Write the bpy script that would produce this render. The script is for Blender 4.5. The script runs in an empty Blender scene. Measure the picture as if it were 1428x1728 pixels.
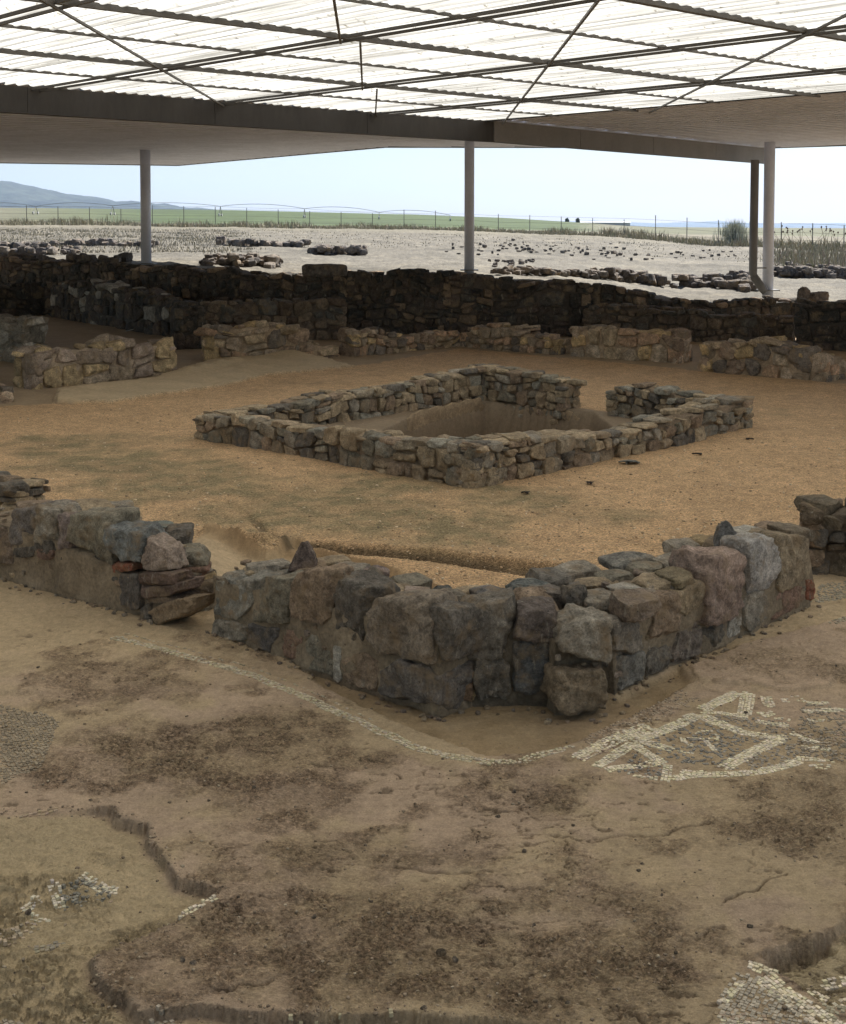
import bpy, math, random
import numpy as np
C = bpy.context.scene
COL = C.collection
R = math.radians
rng = np.random.default_rng(11)
random.seed(5)

# ---------------------------------------------------------------- camera, sky, sun, exposure
F = 2200.0; CX, CY = 714.0, 493.0; PITCH = R(3.0); CAMZ = 2.6
cd = bpy.data.cameras.new('camera'); cam = bpy.data.objects.new('camera', cd); COL.objects.link(cam)
cam.location = (0, 0, CAMZ); cam.rotation_euler = (R(90) - PITCH, 0, 0)
cd.sensor_fit = 'HORIZONTAL'; cd.sensor_width = 36; cd.lens = F/1428*36
cd.shift_y = (CY - 864)/1428; cd.clip_end = 30000; cd.clip_start = 0.05
C.camera = cam
SUN_EL, SUN_AZ = R(44), R(36)           # azimuth measured from +Y towards +X
w = bpy.data.worlds.new('World'); C.world = w; w.use_nodes = True
nt = w.node_tree; bg = nt.nodes['Background']
sky = nt.nodes.new('ShaderNodeTexSky'); sky.sky_type = 'NISHITA'; sky.sun_disc = False
sky.sun_elevation = SUN_EL; sky.sun_rotation = SUN_AZ; sky.air_density = 1.0; sky.dust_density = .6; sky.ozone_density = 1.2
nt.links.new(sky.outputs[0], bg.inputs[0]); bg.inputs[1].default_value = 0.05
sl = bpy.data.lights.new('sun', 'SUN'); so = bpy.data.objects.new('sun', sl); COL.objects.link(so)
sl.energy = 4.8; sl.angle = R(0.53); sl.color = (1, 0.96, 0.90)
from mathutils import Vector
sd = Vector((math.sin(SUN_AZ)*math.cos(SUN_EL), math.cos(SUN_AZ)*math.cos(SUN_EL), math.sin(SUN_EL)))
so.rotation_euler = sd.to_track_quat('Z', 'Y').to_euler()
C.view_settings.view_transform = 'Standard'; C.view_settings.look = 'None'
C.view_settings.exposure = 1.25; C.view_settings.gamma = 1
C.render.engine = 'CYCLES'
C.cycles.max_bounces = 8; C.cycles.diffuse_bounces = 5; C.cycles.transparent_max_bounces = 8; C.cycles.volume_bounces = 1
C.cycles.use_denoising = True; C.cycles.sample_clamp_indirect = 6

# ---------------------------------------------------------------- projection helpers
cp, sp = math.cos(PITCH), math.sin(PITCH)
def ray(u, v):
    a = (u - CX)/F; b = (CY - v)/F
    return np.array([a, cp + b*sp, -sp + b*cp])
def G(u, v, z=0.0):                       # point of height z seen at photo pixel (u, v)
    d = ray(u, v); t = (z - CAMZ)/d[2]
    return np.array([d[0]*t, d[1]*t, z])
def D(u, v, y):                           # point at distance y seen at photo pixel (u, v)
    d = ray(u, v); t = y/d[1]
    return np.array([d[0]*t, y, CAMZ + d[2]*t])
def ux(u, y): return (u - CX)/F*y*1.0

# ---------------------------------------------------------------- noise
_g = np.random.default_rng(3).normal(size=(4096, 3)); _g /= np.linalg.norm(_g, axis=1)[:, None]
def gnoise(P, seed=0):
    I = np.floor(P).astype(np.int64); f = P - I
    w_ = f*f*f*(f*(f*6 - 15) + 10)
    out = np.zeros(len(P))
    for dx in (0, 1):
        wx = w_[:, 0] if dx else 1 - w_[:, 0]
        for dy in (0, 1):
            wy = w_[:, 1] if dy else 1 - w_[:, 1]
            for dz in (0, 1):
                wz = w_[:, 2] if dz else 1 - w_[:, 2]
                h = ((I[:, 0] + dx)*73856093 ^ (I[:, 1] + dy)*19349663 ^ (I[:, 2] + dz)*83492791 ^ (seed*2654435)) & 0xfffffff
                h = (h ^ (h >> 13)) & 4095
                g = _g[h]
                out += wx*wy*wz*(g[:, 0]*(f[:, 0] - dx) + g[:, 1]*(f[:, 1] - dy) + g[:, 2]*(f[:, 2] - dz))
    return out*1.6
def fbm(P, oct=4, seed=0, gain=0.5):
    o = np.zeros(len(P)); a = 1.0
    for k in range(oct):
        o += a*gnoise(P, seed + k*17); P = P*2.03 + 11.3; a *= gain
    return o
def P3(x, y, s, z=0.0):
    return np.stack([x*s, y*s, np.full_like(x, z)], 1)
def sstep(a, b, x):
    t = np.clip((x - a)/(b - a), 0, 1); return t*t*(3 - 2*t)

# ---------------------------------------------------------------- object helpers
def tag(o, label=None, cat=None, group=None, kind=None):
    if label: o['label'] = label
    if cat: o['category'] = cat
    if group: o['group'] = group
    if kind: o['kind'] = kind
    return o
def thing(name, label, cat, loc, group=None):
    o = bpy.data.objects.new(name, None); COL.objects.link(o); o.location = [float(c) for c in loc]
    o.empty_display_size = 0.2
    return tag(o, label, cat, group)
def mesh(name, V, Fc, mat, parent=None, cols=None, smooth=True, loc=None):
    """V (n,3) in world space, Fc (m,k) or list of arrays; one object."""
    V = np.asarray(V, float)
    if loc is None:
        loc = np.array(parent.location) if parent is not None and parent.parent is None else np.zeros(3)
        if parent is not None and parent.parent is not None:
            loc = np.array(parent.location) + np.array(parent.parent.location)
    me = bpy.data.meshes.new(name)
    Fs = Fc if isinstance(Fc, list) else [np.asarray(Fc)]
    Fs = [np.asarray(f) for f in Fs if len(f)]
    me.vertices.add(len(V)); me.vertices.foreach_set('co', (V - loc).astype(np.float32).ravel())
    idx = np.concatenate([f.ravel() for f in Fs]); tot = np.concatenate([np.full(len(f), f.shape[1]) for f in Fs])
    st = np.concatenate([[0], np.cumsum(tot)[:-1]])
    me.loops.add(len(idx)); me.loops.foreach_set('vertex_index', idx.astype(np.int32))
    me.polygons.add(len(tot)); me.polygons.foreach_set('loop_start', st.astype(np.int32))
    me.polygons.foreach_set('loop_total', tot.astype(np.int32))
    me.polygons.foreach_set('use_smooth', np.full(len(tot), smooth))
    if cols is not None:
        a = me.color_attributes.new('Col', 'FLOAT_COLOR', 'POINT')
        c = np.ones((len(V), 4), np.float32); c[:, :3] = cols; a.data.foreach_set('color', c.ravel())
    me.update(calc_edges=True); me.validate()
    me.materials.append(mat)
    o = bpy.data.objects.new(name, me); COL.objects.link(o)
    if parent is not None: o.parent = parent
    else: o.location = [float(c) for c in loc]
    return o
class MB:
    def __init__(s): s.V = []; s.F = []; s.Cc = []; s.n = 0
    def add(s, V, F_, col=(1, 1, 1)):
        V = np.asarray(V, float); s.V.append(V); s.F.append(np.asarray(F_) + s.n)
        s.Cc.append(np.broadcast_to(np.asarray(col, float), (len(V), 3))); s.n += len(V)
    def box(s, c, ex, ey, ez, col=(1, 1, 1)):     # centre + three half-axis vectors
        c, ex, ey, ez = map(lambda q: np.asarray(q, float), (c, ex, ey, ez))
        V = [c + a*ex + b*ey + d*ez for a in (-1, 1) for b in (-1, 1) for d in (-1, 1)]
        s.add(V, [[0, 1, 3, 2], [4, 6, 7, 5], [0, 4, 5, 1], [2, 3, 7, 6], [0, 2, 6, 4], [1, 5, 7, 3]], col)
    def bar(s, a, b, wd, ht, col=(1, 1, 1)):
        a, b = np.asarray(a, float), np.asarray(b, float); d = b - a; L = np.linalg.norm(d); d /= L
        up = np.array([0, 0, 1.]) if abs(d[2]) < .9 else np.array([1., 0, 0])
        sd_ = np.cross(d, up); sd_ /= np.linalg.norm(sd_); up = np.cross(sd_, d)
        s.box((a + b)/2, d*L/2, sd_*wd/2, up*ht/2, col)
    def tube(s, pts, r, n=10, col=(1, 1, 1)):
        pts = np.asarray(pts, float); rings = []
        r = np.broadcast_to(np.asarray(r, float), (len(pts),))
        for i, p in enumerate(pts):
            d = pts[min(i + 1, len(pts) - 1)] - pts[max(i - 1, 0)]; d = d/np.linalg.norm(d)
            up = np.array([0, 0, 1.]) if abs(d[2]) < .9 else np.array([0, 1., 0])
            a = np.cross(d, up); a /= np.linalg.norm(a); b = np.cross(d, a)
            th = np.arange(n)/n*2*np.pi
            rings.append(p + r[i]*(np.cos(th)[:, None]*a + np.sin(th)[:, None]*b))
        V = np.concatenate(rings + [pts[:1], pts[-1:]]); Fq = []
        for i in range(len(pts) - 1):
            for j in range(n):
                Fq.append([i*n + j, i*n + (j + 1) % n, (i + 1)*n + (j + 1) % n, (i + 1)*n + j])
        m = len(pts)*n
        for j in range(n):
            Fq.append([m, m, (j + 1) % n, j]); e = (len(pts) - 1)*n
            Fq.append([m + 1, m + 1, e + j, e + (j + 1) % n])
        # caps as tris stored separately
        q = [f for f in Fq if f[0] != f[1]]; t = [[f[0], f[2], f[3]] for f in Fq if f[0] == f[1]]
        s.V.append(V); s.F.append(np.array(q) + s.n); s.F.append(np.array(t) + s.n)
        s.Cc.append(np.broadcast_to(np.asarray(col, float), (len(V), 3))); s.n += len(V)
    def build(s, name, mat, parent=None, smooth=False, cols=True, loc=None):
        q = [f for f in s.F if f.shape[1] == 4]; t = [f for f in s.F if f.shape[1] == 3]
        Fs = ([np.concatenate(q)] if q else []) + ([np.concatenate(t)] if t else [])
        return mesh(name, np.concatenate(s.V), Fs, mat, parent, np.concatenate(s.Cc) if cols else None, smooth, loc)

# ---------------------------------------------------------------- materials
def nmat(name, rough=0.9):
    m = bpy.data.materials.new(name); m.use_nodes = True; t = m.node_tree
    b = t.nodes['Principled BSDF']; b.inputs['Roughness'].default_value = rough
    b.inputs['Specular IOR Level'].default_value = 0.25
    return m, t, b
def N(t, typ, **kw):
    n = t.nodes.new(typ)
    for k, v in kw.items():
        if k in n.inputs: n.inputs[k].default_value = v
        else: setattr(n, k, v)
    return n
def surf_mat(name, scales=((3, .35), (25, .35), (140, .3)), bump=((60, .01), (250, .004)), rough=.92, dist=1.0, base=None, vor=None, stretch=None):
    """vertex colour (or base) x layered noise value variation, bump from layered noise"""
    m, t, b = nmat(name, rough); L = t.links.new
    tc = N(t, 'ShaderNodeTexCoord'); co = tc.outputs['Object']
    if stretch:
        mp = N(t, 'ShaderNodeMapping'); mp.inputs['Scale'].default_value = stretch; L(co, mp.inputs[0]); cs = mp.outputs[0]
    else: cs = co
    if base is None:
        at = N(t, 'ShaderNodeAttribute', attribute_name='Col'); cur = at.outputs['Color']
    else:
        rg = N(t, 'ShaderNodeRGB'); rg.outputs[0].default_value = (*base, 1); cur = rg.outputs[0]
    for sc, am in scales:
        nz = N(t, 'ShaderNodeTexNoise', Scale=sc, Detail=6, Roughness=.65); L(cs, nz.inputs['Vector'])
        mr = N(t, 'ShaderNodeMapRange'); mr.inputs[1].default_value = .3; mr.inputs[2].default_value = .7
        mr.inputs[3].default_value = 1 - am; mr.inputs[4].default_value = 1 + am; L(nz.outputs[0], mr.inputs[0])
        mx = N(t, 'ShaderNodeVectorMath', operation='SCALE'); L(cur, mx.inputs[0]); L(mr.outputs[0], mx.inputs['Scale']); cur = mx.outputs[0]
    h = None
    if vor:
        vs, va, vh = vor
        v = N(t, 'ShaderNodeTexVoronoi', Scale=vs); L(co, v.inputs['Vector'])
        sep = N(t, 'ShaderNodeSeparateColor'); L(v.outputs['Color'], sep.inputs[0])
        mr = N(t, 'ShaderNodeMapRange'); mr.inputs[3].default_value = 1 - va; mr.inputs[4].default_value = 1 + va; L(sep.outputs[0], mr.inputs[0])
        mx = N(t, 'ShaderNodeVectorMath', operation='SCALE'); L(cur, mx.inputs[0]); L(mr.outputs[0], mx.inputs['Scale']); cur = mx.outputs[0]
        bp = N(t, 'ShaderNodeBump', Strength=1.0, Distance=-vh); L(v.outputs['Distance'], bp.inputs['Height']); h = bp.outputs[0]
    L(cur, b.inputs['Base Color'])
    for sc, am in bump:
        nz = N(t, 'ShaderNodeTexNoise', Scale=sc, Detail=8, Roughness=.7); L(cs, nz.inputs['Vector'])
        bp = N(t, 'ShaderNodeBump', Strength=dist, Distance=am); L(nz.outputs[0], bp.inputs['Height'])
        if h: L(h, bp.inputs['Normal'])
        h = bp.outputs[0]
    if h: L(h, b.inputs['Normal'])
    return m
M = {}
def stone_mat(name, sc=1.0, bs=1.0):
    m, t, b = nmat(name, .93); L = t.links.new
    tc = N(t, 'ShaderNodeTexCoord'); co = tc.outputs['Object']; at = N(t, 'ShaderNodeAttribute', attribute_name='Col'); cur = at.outputs['Color']
    def noise(s_, d_=8, r_=.68, vec=None):
        n_ = N(t, 'ShaderNodeTexNoise', Scale=s_*sc, Detail=d_, Roughness=r_); L(vec or co, n_.inputs['Vector']); return n_.outputs[0]
    def mixc(fac, lo, hi, colr, cur, mode='MIX'):
        mr = N(t, 'ShaderNodeMapRange'); mr.inputs[1].default_value = lo; mr.inputs[2].default_value = hi; L(fac, mr.inputs[0])
        mx = N(t, 'ShaderNodeMix', data_type='RGBA', blend_type=mode); L(mr.outputs[0], mx.inputs[0]); L(cur, mx.inputs[6])
        mx.inputs[7].default_value = (*colr, 1); return mx.outputs[2]
    for s_, a_ in ((4, .35), (17, .45), (70, .4), (260, .25)):
        mr = N(t, 'ShaderNodeMapRange'); mr.inputs[1].default_value = .32; mr.inputs[2].default_value = .68; mr.inputs[3].default_value = 1 - a_; mr.inputs[4].default_value = 1 + a_
        L(noise(s_), mr.inputs[0]); mx = N(t, 'ShaderNodeVectorMath', operation='SCALE'); L(cur, mx.inputs[0]); L(mr.outputs[0], mx.inputs['Scale']); cur = mx.outputs[0]
    mp = N(t, 'ShaderNodeMapping'); mp.inputs['Scale'].default_value = (1, 1, .28); mp.inputs['Rotation'].default_value = (.4, .3, 0); L(co, mp.inputs[0])
    cur = mixc(noise(22, 6, .7, mp.outputs[0]), .60, .70, (.38, .34, .27), cur)          # pale veins
    cur = mixc(noise(7), .50, .72, (.31, .225, .135), cur)                                 # earth clinging to the stone
    cur = mixc(noise(34), .62, .70, (.035, .032, .028), cur)                               # dark pits and crevices
    cur = mixc(noise(48, 3), .69, .73, (.42, .40, .33), cur)                              # lichen specks
    L(cur, b.inputs['Base Color']); h = None
    for s_, a_ in ((9, .035), (30, .02), (95, .009), (300, .003)):
        bp = N(t, 'ShaderNodeBump', Strength=1.0, Distance=a_*bs); L(noise(s_, 9, .7), bp.inputs['Height'])
        if h: L(h, bp.inputs['Normal'])
        h = bp.outputs[0]
    L(h, b.inputs['Normal']); return m
M['stone'] = stone_mat('rubble_stone') if 1 else surf_mat('rubble_stone', scales=((5, .3), (28, .38), (150, .25)), bump=((14, .03), (60, .012), (220, .004)))
M['stone_far'] = stone_mat('rubble_stone_far', .6, 1.6) if 1 else surf_mat('rubble_stone_far', scales=((3, .35), (14, .4), (60, .3)), bump=((8, .05), (30, .02)))
M['mortar'] = surf_mat('earth_mortar', scales=((6, .25), (40, .3)), bump=((20, .03), (90, .012), (260, .004)))
M['floor'] = surf_mat('worn_mortar_floor', scales=((2.2, .14), (18, .14), (110, .2)), bump=((35, .012), (130, .006), (380, .0025)))
def floor_mat():
    m = surf_mat('worn_mortar_floor', scales=((2.2, .12), (18, .14), (110, .16), (320, .14)), bump=((35, .012), (130, .007), (380, .003)))
    t = m.node_tree; L = t.links.new; b = t.nodes['Principled BSDF']; cur = b.inputs['Base Color'].links[0].from_socket
    tc = N(t, 'ShaderNodeTexCoord'); mp = N(t, 'ShaderNodeMapping'); mp.inputs['Scale'].default_value = (.75, 1.5, 1); L(tc.outputs['Object'], mp.inputs[0])
    at = N(t, 'ShaderNodeAttribute', attribute_name='Mask')
    n1 = N(t, 'ShaderNodeTexNoise', Scale=58, Detail=5, Roughness=.75); L(mp.outputs[0], n1.inputs['Vector'])
    mr = N(t, 'ShaderNodeMapRange'); mr.inputs[1].default_value = .40; mr.inputs[2].default_value = .60; mr.inputs[3].default_value = .52; mr.inputs[4].default_value = 1.36; L(n1.outputs[0], mr.inputs[0])
    mx = N(t, 'ShaderNodeMix', data_type='FLOAT'); L(at.outputs['Fac'], mx.inputs[0]); mx.inputs[2].default_value = 1; L(mr.outputs[0], mx.inputs[3])
    sc = N(t, 'ShaderNodeVectorMath', operation='SCALE'); L(cur, sc.inputs[0]); L(mx.outputs[0], sc.inputs['Scale'])
    # small flakes and pits everywhere
    n2 = N(t, 'ShaderNodeTexNoise', Scale=30, Detail=7, Roughness=.78); L(mp.outputs[0], n2.inputs['Vector'])
    mr2 = N(t, 'ShaderNodeMapRange'); mr2.inputs[1].default_value = .60; mr2.inputs[2].default_value = .68; mr2.inputs[3].default_value = 1; mr2.inputs[4].default_value = .62; L(n2.outputs[0], mr2.inputs[0])
    sc2 = N(t, 'ShaderNodeVectorMath', operation='SCALE'); L(sc.outputs[0], sc2.inputs[0]); L(mr2.outputs[0], sc2.inputs['Scale']); L(sc2.outputs[0], b.inputs['Base Color'])
    nb = b.inputs['Normal'].links[0].from_socket
    ml = N(t, 'ShaderNodeMath', operation='MULTIPLY'); L(n1.outputs[0], ml.inputs[0]); L(at.outputs['Fac'], ml.inputs[1])
    bp = N(t, 'ShaderNodeBump', Strength=1, Distance=.03); L(ml.outputs[0], bp.inputs['Height']); L(nb, bp.inputs['Normal'])
    bp2 = N(t, 'ShaderNodeBump', Strength=1, Distance=-.006); L(mr2.outputs[0], bp2.inputs['Height']); bp2.inputs['Distance'].default_value = .006; L(bp.outputs[0], bp2.inputs['Normal']); L(bp2.outputs[0], b.inputs['Normal'])
    return m
M['floor'] = floor_mat()
M['gravel'] = surf_mat('orange_gravel', scales=((1.2, .12), (9, .16), (60, .25)), vor=(95, .42, .010), bump=((40, .008),))
M['earth'] = surf_mat('dry_earth', scales=((.15, .2), (1.5, .25), (12, .3), (50, .25)), bump=((3, .05), (20, .02)))
M['field'] = surf_mat('far_field', scales=((.01, .2), (.08, .25), (.6, .25)), bump=())
M['tile'] = surf_mat('tesserae', scales=((60, .25),), bump=((300, .001),), rough=.8)
M['hill'] = surf_mat('wooded_hill', scales=((.004, .3), (.02, .4)), bump=((.01, 8),))
M['plant'] = surf_mat('plant', scales=((8, .3),), bump=(), rough=.8)
M['steel'] = surf_mat('galvanised_steel', scales=((2, .1), (30, .1)), bump=(), rough=.5, base=(.20, .195, .19))
M['bar'] = surf_mat('roof_bar_steel', scales=((2, .1), (30, .1)), bump=(), rough=.5, base=(.13, .125, .115))
M['post'] = surf_mat('painted_post', scales=((1.5, .1), (20, .06)), bump=(), rough=.42, base=(.64, .66, .74))
M['dark_steel'] = surf_mat('dark_beam_paint', scales=((1.5, .15), (12, .12)), bump=((30, .002),), rough=.6, base=(.05, .046, .042), stretch=(1, 1, .3))
M['deck'] = surf_mat('metal_deck', scales=((1.2, .1), (10, .08)), bump=(), rough=.55, base=(.78, .80, .88))
M['white'] = surf_mat('white_wall', scales=((.2, .1),), bump=(), base=(.6, .6, .58))
# translucent sheet
m, t, b = nmat('translucent_sheet'); L = t.links.new
out = t.nodes['Material Output']
tr = N(t, 'ShaderNodeBsdfTranslucent'); df = N(t, 'ShaderNodeBsdfDiffuse'); df.inputs[0].default_value = (.6, .6, .57, 1)
tc = N(t, 'ShaderNodeTexCoord')
mp = N(t, 'ShaderNodeMapping'); mp.inputs['Scale'].default_value = (21.0, .30, 1); L(tc.outputs['Object'], mp.inputs[0])
n1 = N(t, 'ShaderNodeTexNoise', Scale=1.0, Detail=6, Roughness=.7); L(mp.outputs[0], n1.inputs['Vector'])
n2 = N(t, 'ShaderNodeTexNoise', Scale=9.0, Detail=4, Roughness=.7); L(tc.outputs['Object'], n2.inputs['Vector'])
cr = N(t, 'ShaderNodeValToRGB'); cr.color_ramp.elements[0].position = .36; cr.color_ramp.elements[0].color = (.20, .195, .175, 1)
cr.color_ramp.elements[1].position = .60; cr.color_ramp.elements[1].color = (.62, .61, .57, 1); L(n1.outputs[0], cr.inputs[0])
cr2 = N(t, 'ShaderNodeValToRGB'); cr2.color_ramp.elements[0].position = .30; cr2.color_ramp.elements[0].color = (.35, .33, .28, 1)
cr2.color_ramp.elements[1].position = .40; cr2.color_ramp.elements[1].color = (1, 1, 1, 1); L(n2.outputs[0], cr2.inputs[0])
mx = N(t, 'ShaderNodeMix', data_type='RGBA', blend_type='MULTIPLY'); mx.inputs[0].default_value = 1
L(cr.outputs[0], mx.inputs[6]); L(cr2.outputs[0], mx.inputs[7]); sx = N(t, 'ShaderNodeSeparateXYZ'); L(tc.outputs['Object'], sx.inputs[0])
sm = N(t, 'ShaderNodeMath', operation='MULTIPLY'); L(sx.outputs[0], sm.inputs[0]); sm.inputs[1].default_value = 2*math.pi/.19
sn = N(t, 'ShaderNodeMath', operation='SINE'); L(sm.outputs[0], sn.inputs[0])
sr = N(t, 'ShaderNodeMapRange'); sr.inputs[1].default_value = -1; sr.inputs[2].default_value = -.2; sr.inputs[3].default_value = .68; sr.inputs[4].default_value = 1; L(sn.outputs[0], sr.inputs[0])  # darker troughs: dirt plus the ribs' shading put into the tint
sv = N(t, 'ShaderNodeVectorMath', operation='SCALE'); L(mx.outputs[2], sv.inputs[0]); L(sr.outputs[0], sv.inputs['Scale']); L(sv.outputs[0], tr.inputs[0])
ms = N(t, 'ShaderNodeMixShader'); ms.inputs[0].default_value = .12; L(tr.outputs[0], ms.inputs[1]); L(df.outputs[0], ms.inputs[2]); L(ms.outputs[0], out.inputs[0])
M['sheet'] = m

# ---------------------------------------------------------------- key geometry
def W(pts, z=0.0): return np.array([G(u, v, z)[:2] for u, v in pts])
PL, PN, PR = G(328, 738)[:2], G(800, 826)[:2], G(1270, 722)[:2]; PF = PL + PR - PN     # pool corners
BACK = [(-600, 43.5, 438), (-60, 39.0, 440), (170, 35.5, 443), (290, 33.3, 449), (585, 31.0, 462), (750, 30.3, 458), (1000, 30, 482), (1150, 29.7, 508), (1300, 30, 506), (1500, 30.4, 508), (2100, 33, 508)]
BU = np.array([b_[0] for b_ in BACK]); BD = np.array([b_[1] for b_ in BACK]); BZ = np.array([D(*b_[:1], b_[2], b_[1])[2] for b_ in BACK])
def sdpoly(x, y, poly):
    """signed distance, positive inside"""
    px, py = poly[:, 0], poly[:, 1]; n = len(px)
    d = np.full(x.shape, 1e18); ins = np.zeros(x.shape, bool)
    for i in range(n):
        ax, ay, bx, by = px[i], py[i], px[(i + 1) % n], py[(i + 1) % n]
        ex, ey = bx - ax, by - ay; wx, wy = x - ax, y - ay
        tt = np.clip((wx*ex + wy*ey)/(ex*ex + ey*ey + 1e-12), 0, 1)
        d = np.minimum(d, (wx - ex*tt)**2 + (wy - ey*tt)**2)
        c = ((ay > y) != (by > y)) & (x < (bx - ax)*(y - ay)/(by - ay + 1e-12) + ax); ins ^= c
    return np.where(ins, 1, -1)*np.sqrt(d)
def sdline(x, y, pl):
    d = np.full(x.shape, 1e18); s = np.zeros(x.shape); acc = 0
    for i in range(len(pl) - 1):
        a, b_ = pl[i], pl[i + 1]; e = b_ - a; l = np.hypot(*e)
        tt = np.clip(((x - a[0])*e[0] + (y - a[1])*e[1])/(l*l), 0, 1)
        q = (x - a[0] - e[0]*tt)**2 + (y - a[1] - e[1]*tt)**2
        m_ = q < d; d = np.where(m_, q, d); s = np.where(m_, acc + tt*l, s); acc += l
    return np.sqrt(d), s, acc
COURT = W([(850, 1075), (400, 985), (335, 955), (0, 862), (-300, 795), (-300, 690), (0, 684), (190, 678), (380, 650), (450, 632), (600, 617), (780, 588), (1430, 648), (1750, 680), (1750, 820), (1380, 905), (1330, 950), (1040, 1060)])
LOWL = W([(-900, 1400), (0, 1376), (100, 1372), (188, 1362), (200, 1378), (250, 1392), (252, 1420), (284, 1455), (300, 1487), (340, 1492), (366, 1506), (265, 1568), (156, 1612), (166, 1655), (240, 1705), (340, 1697), (500, 1712), (680, 1706), (1000, 1728), (1100, 1760), (1100, 3500), (-900, 3500)])
LOWR = W([(1288, 1600), (1330, 1582), (1398, 1566), (1440, 1535), (1600, 1500), (1600, 1700), (1400, 1690), (1330, 1640), (1300, 1622)])
GOUGE = W([(1288, 1602), (1330, 1588), (1398, 1568), (1410, 1584), (1345, 1612), (1298, 1624)])
CRACKS = [W([(714 + a/2, 1080 + b/2) for a, b in q]) for q in ([(240, 1180), (330, 1195), (430, 1192), (560, 1212), (640, 1250), (700, 1235)], [(300, 1125), (430, 1090), (500, 1062), (560, 1048)], [(1010, 880), (1120, 838), (1170, 800), (1225, 785)],
    [(560, 672), (650, 660), (745, 664), (850, 640), (980, 612)], [(-100, 760), (60, 772), (230, 768)], [(-700, 1180), (-560, 1160), (-420, 1110)], [(-20, 1040), (60, 1060), (130, 1100)], [(880, 1010), (960, 960), (1010, 955)], [(640, 1215), (760, 1290), (860, 1300)])]
LOWT = W([(-500, 1160), (0, 1166), (66, 1168), (76, 1180), (60, 1205), (20, 1240), (-500, 1260)])
STRIP = W([(470, 1095), (560, 1130), (740, 1180), (930, 1160), (1040, 1170), (1150, 1120), (1172, 1150), (1075, 1205), (1000, 1240), (958, 1258), (880, 1272), (820, 1278), (700, 1236), (540, 1162)])
PATCHR = W([(1160, 1128), (1250, 1090), (1428, 1045), (1700, 1000), (1700, 1120), (1428, 1128), (1400, 1160), (1340, 1166), (1270, 1156), (1180, 1150)])
NLOW = W([(430, 880), (468, 912), (560, 913), (700, 925), (800, 938), (900, 950), (945, 958), (1040, 975), (1060, 1060), (850, 1090), (500, 1000), (440, 940)])
CHAN = W([(385, 850), (430, 880), (468, 912), (560, 913), (700, 925), (800, 938), (900, 950), (945, 958)])
RIDGE = W([(350, 900), (400, 906), (440, 914), (485, 912), (540, 924), (600, 940), (650, 952), (700, 972), (748, 982)])
RIDGE2 = W([(185, 680), (230, 668), (330, 655), (400, 645), (450, 632), (600, 620)])
APRON = W([(95, 664), (250, 644), (350, 614), (500, 602), (530, 606), (600, 619), (450, 634), (380, 651), (190, 681), (90, 680)])
NAPRON = W([(350, 900), (400, 908), (450, 925), (500, 905), (540, 925), (650, 952), (748, 982), (700, 1000), (400, 965), (345, 1060), (250, 1050), (300, 960), (330, 910)])
DARKS = [W(q) for q in ([(60, 1140), (130, 1108), (250, 1105), (325, 1125), (310, 1180), (180, 1195), (120, 1210)],
    [(170, 1235), (330, 1222), (480, 1205), (560, 1225), (650, 1275), (560, 1310), (570, 1360), (470, 1400), (400, 1370), (330, 1335), (190, 1340), (70, 1310)],
    [(175, 1605), (330, 1545), (480, 1500), (700, 1505), (800, 1560), (1000, 1540), (1200, 1580), (1180, 1650), (1080, 1705), (800, 1700), (520, 1705), (330, 1690), (230, 1660)],
    [(1180, 1345), (1290, 1320), (1440, 1300), (1440, 1470), (1330, 1440), (1220, 1410)],
    [(830, 1295), (930, 1290), (1000, 1320), (960, 1370), (860, 1345)],
    [(820, 1440), (960, 1430), (1110, 1500), (1090, 1560), (900, 1540)],
    [(340, 1440), (500, 1420), (720, 1430), (600, 1490), (400, 1520)],
    [(1200, 1110), (1300, 1100), (1400, 1105), (1390, 1150), (1280, 1150)])]
DARKW = [.85, 1, 1, .8, .9, .8, .75, .6]
MOSS = [W(q) for q in ([(0, 740), (180, 730), (420, 790), (700, 830), (860, 870), (870, 905), (700, 918), (500, 905), (430, 880), (330, 860), (200, 850), (60, 800)],
    [(620, 810), (900, 820), (1000, 850), (860, 890), (700, 870)],)]
POOL = np.array([PL + (PF - PL)*.07 + (PN - PL)*.07, PN + (PL - PN)*.08 + (PR - PN)*.07, PR + (PN - PR)*.07 + (PF - PR)*.08, PF + (PL - PF)*.08 + (PR - PF)*.08])

LIN = [(684, 17.2, 735), (692, 17.3, 706), (705, 17.5, 695), (740, 18.0, 687), (780, 18.5, 678), (812, 18.85, 671), (820, 18.95, 690), (850, 18.85, 708), (868, 18.75, 697), (890, 18.6, 688), (925, 18.35, 691), (962, 18.1, 693), (980, 18.0, 706), (994, 17.95, 735)]
LP = np.array([D(*q[:1], q[2], q[1]) for q in LIN]); tt_ = np.linspace(0, len(LP) - 1, 90)
_inn = [LP[k, :2] + np.array([0, -.09]) for k in range(len(LP) - 1, -1, -1)]
_ia, _ib = (PF - PL)*.08, (PR - PN)*0
POOL = np.array([PN + (PL - PN)*.52 + (PF - PL)*.075, POOL[1], PN + (PR - PN)*.60 + (PL - PN)*.09] + _inn)

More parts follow.
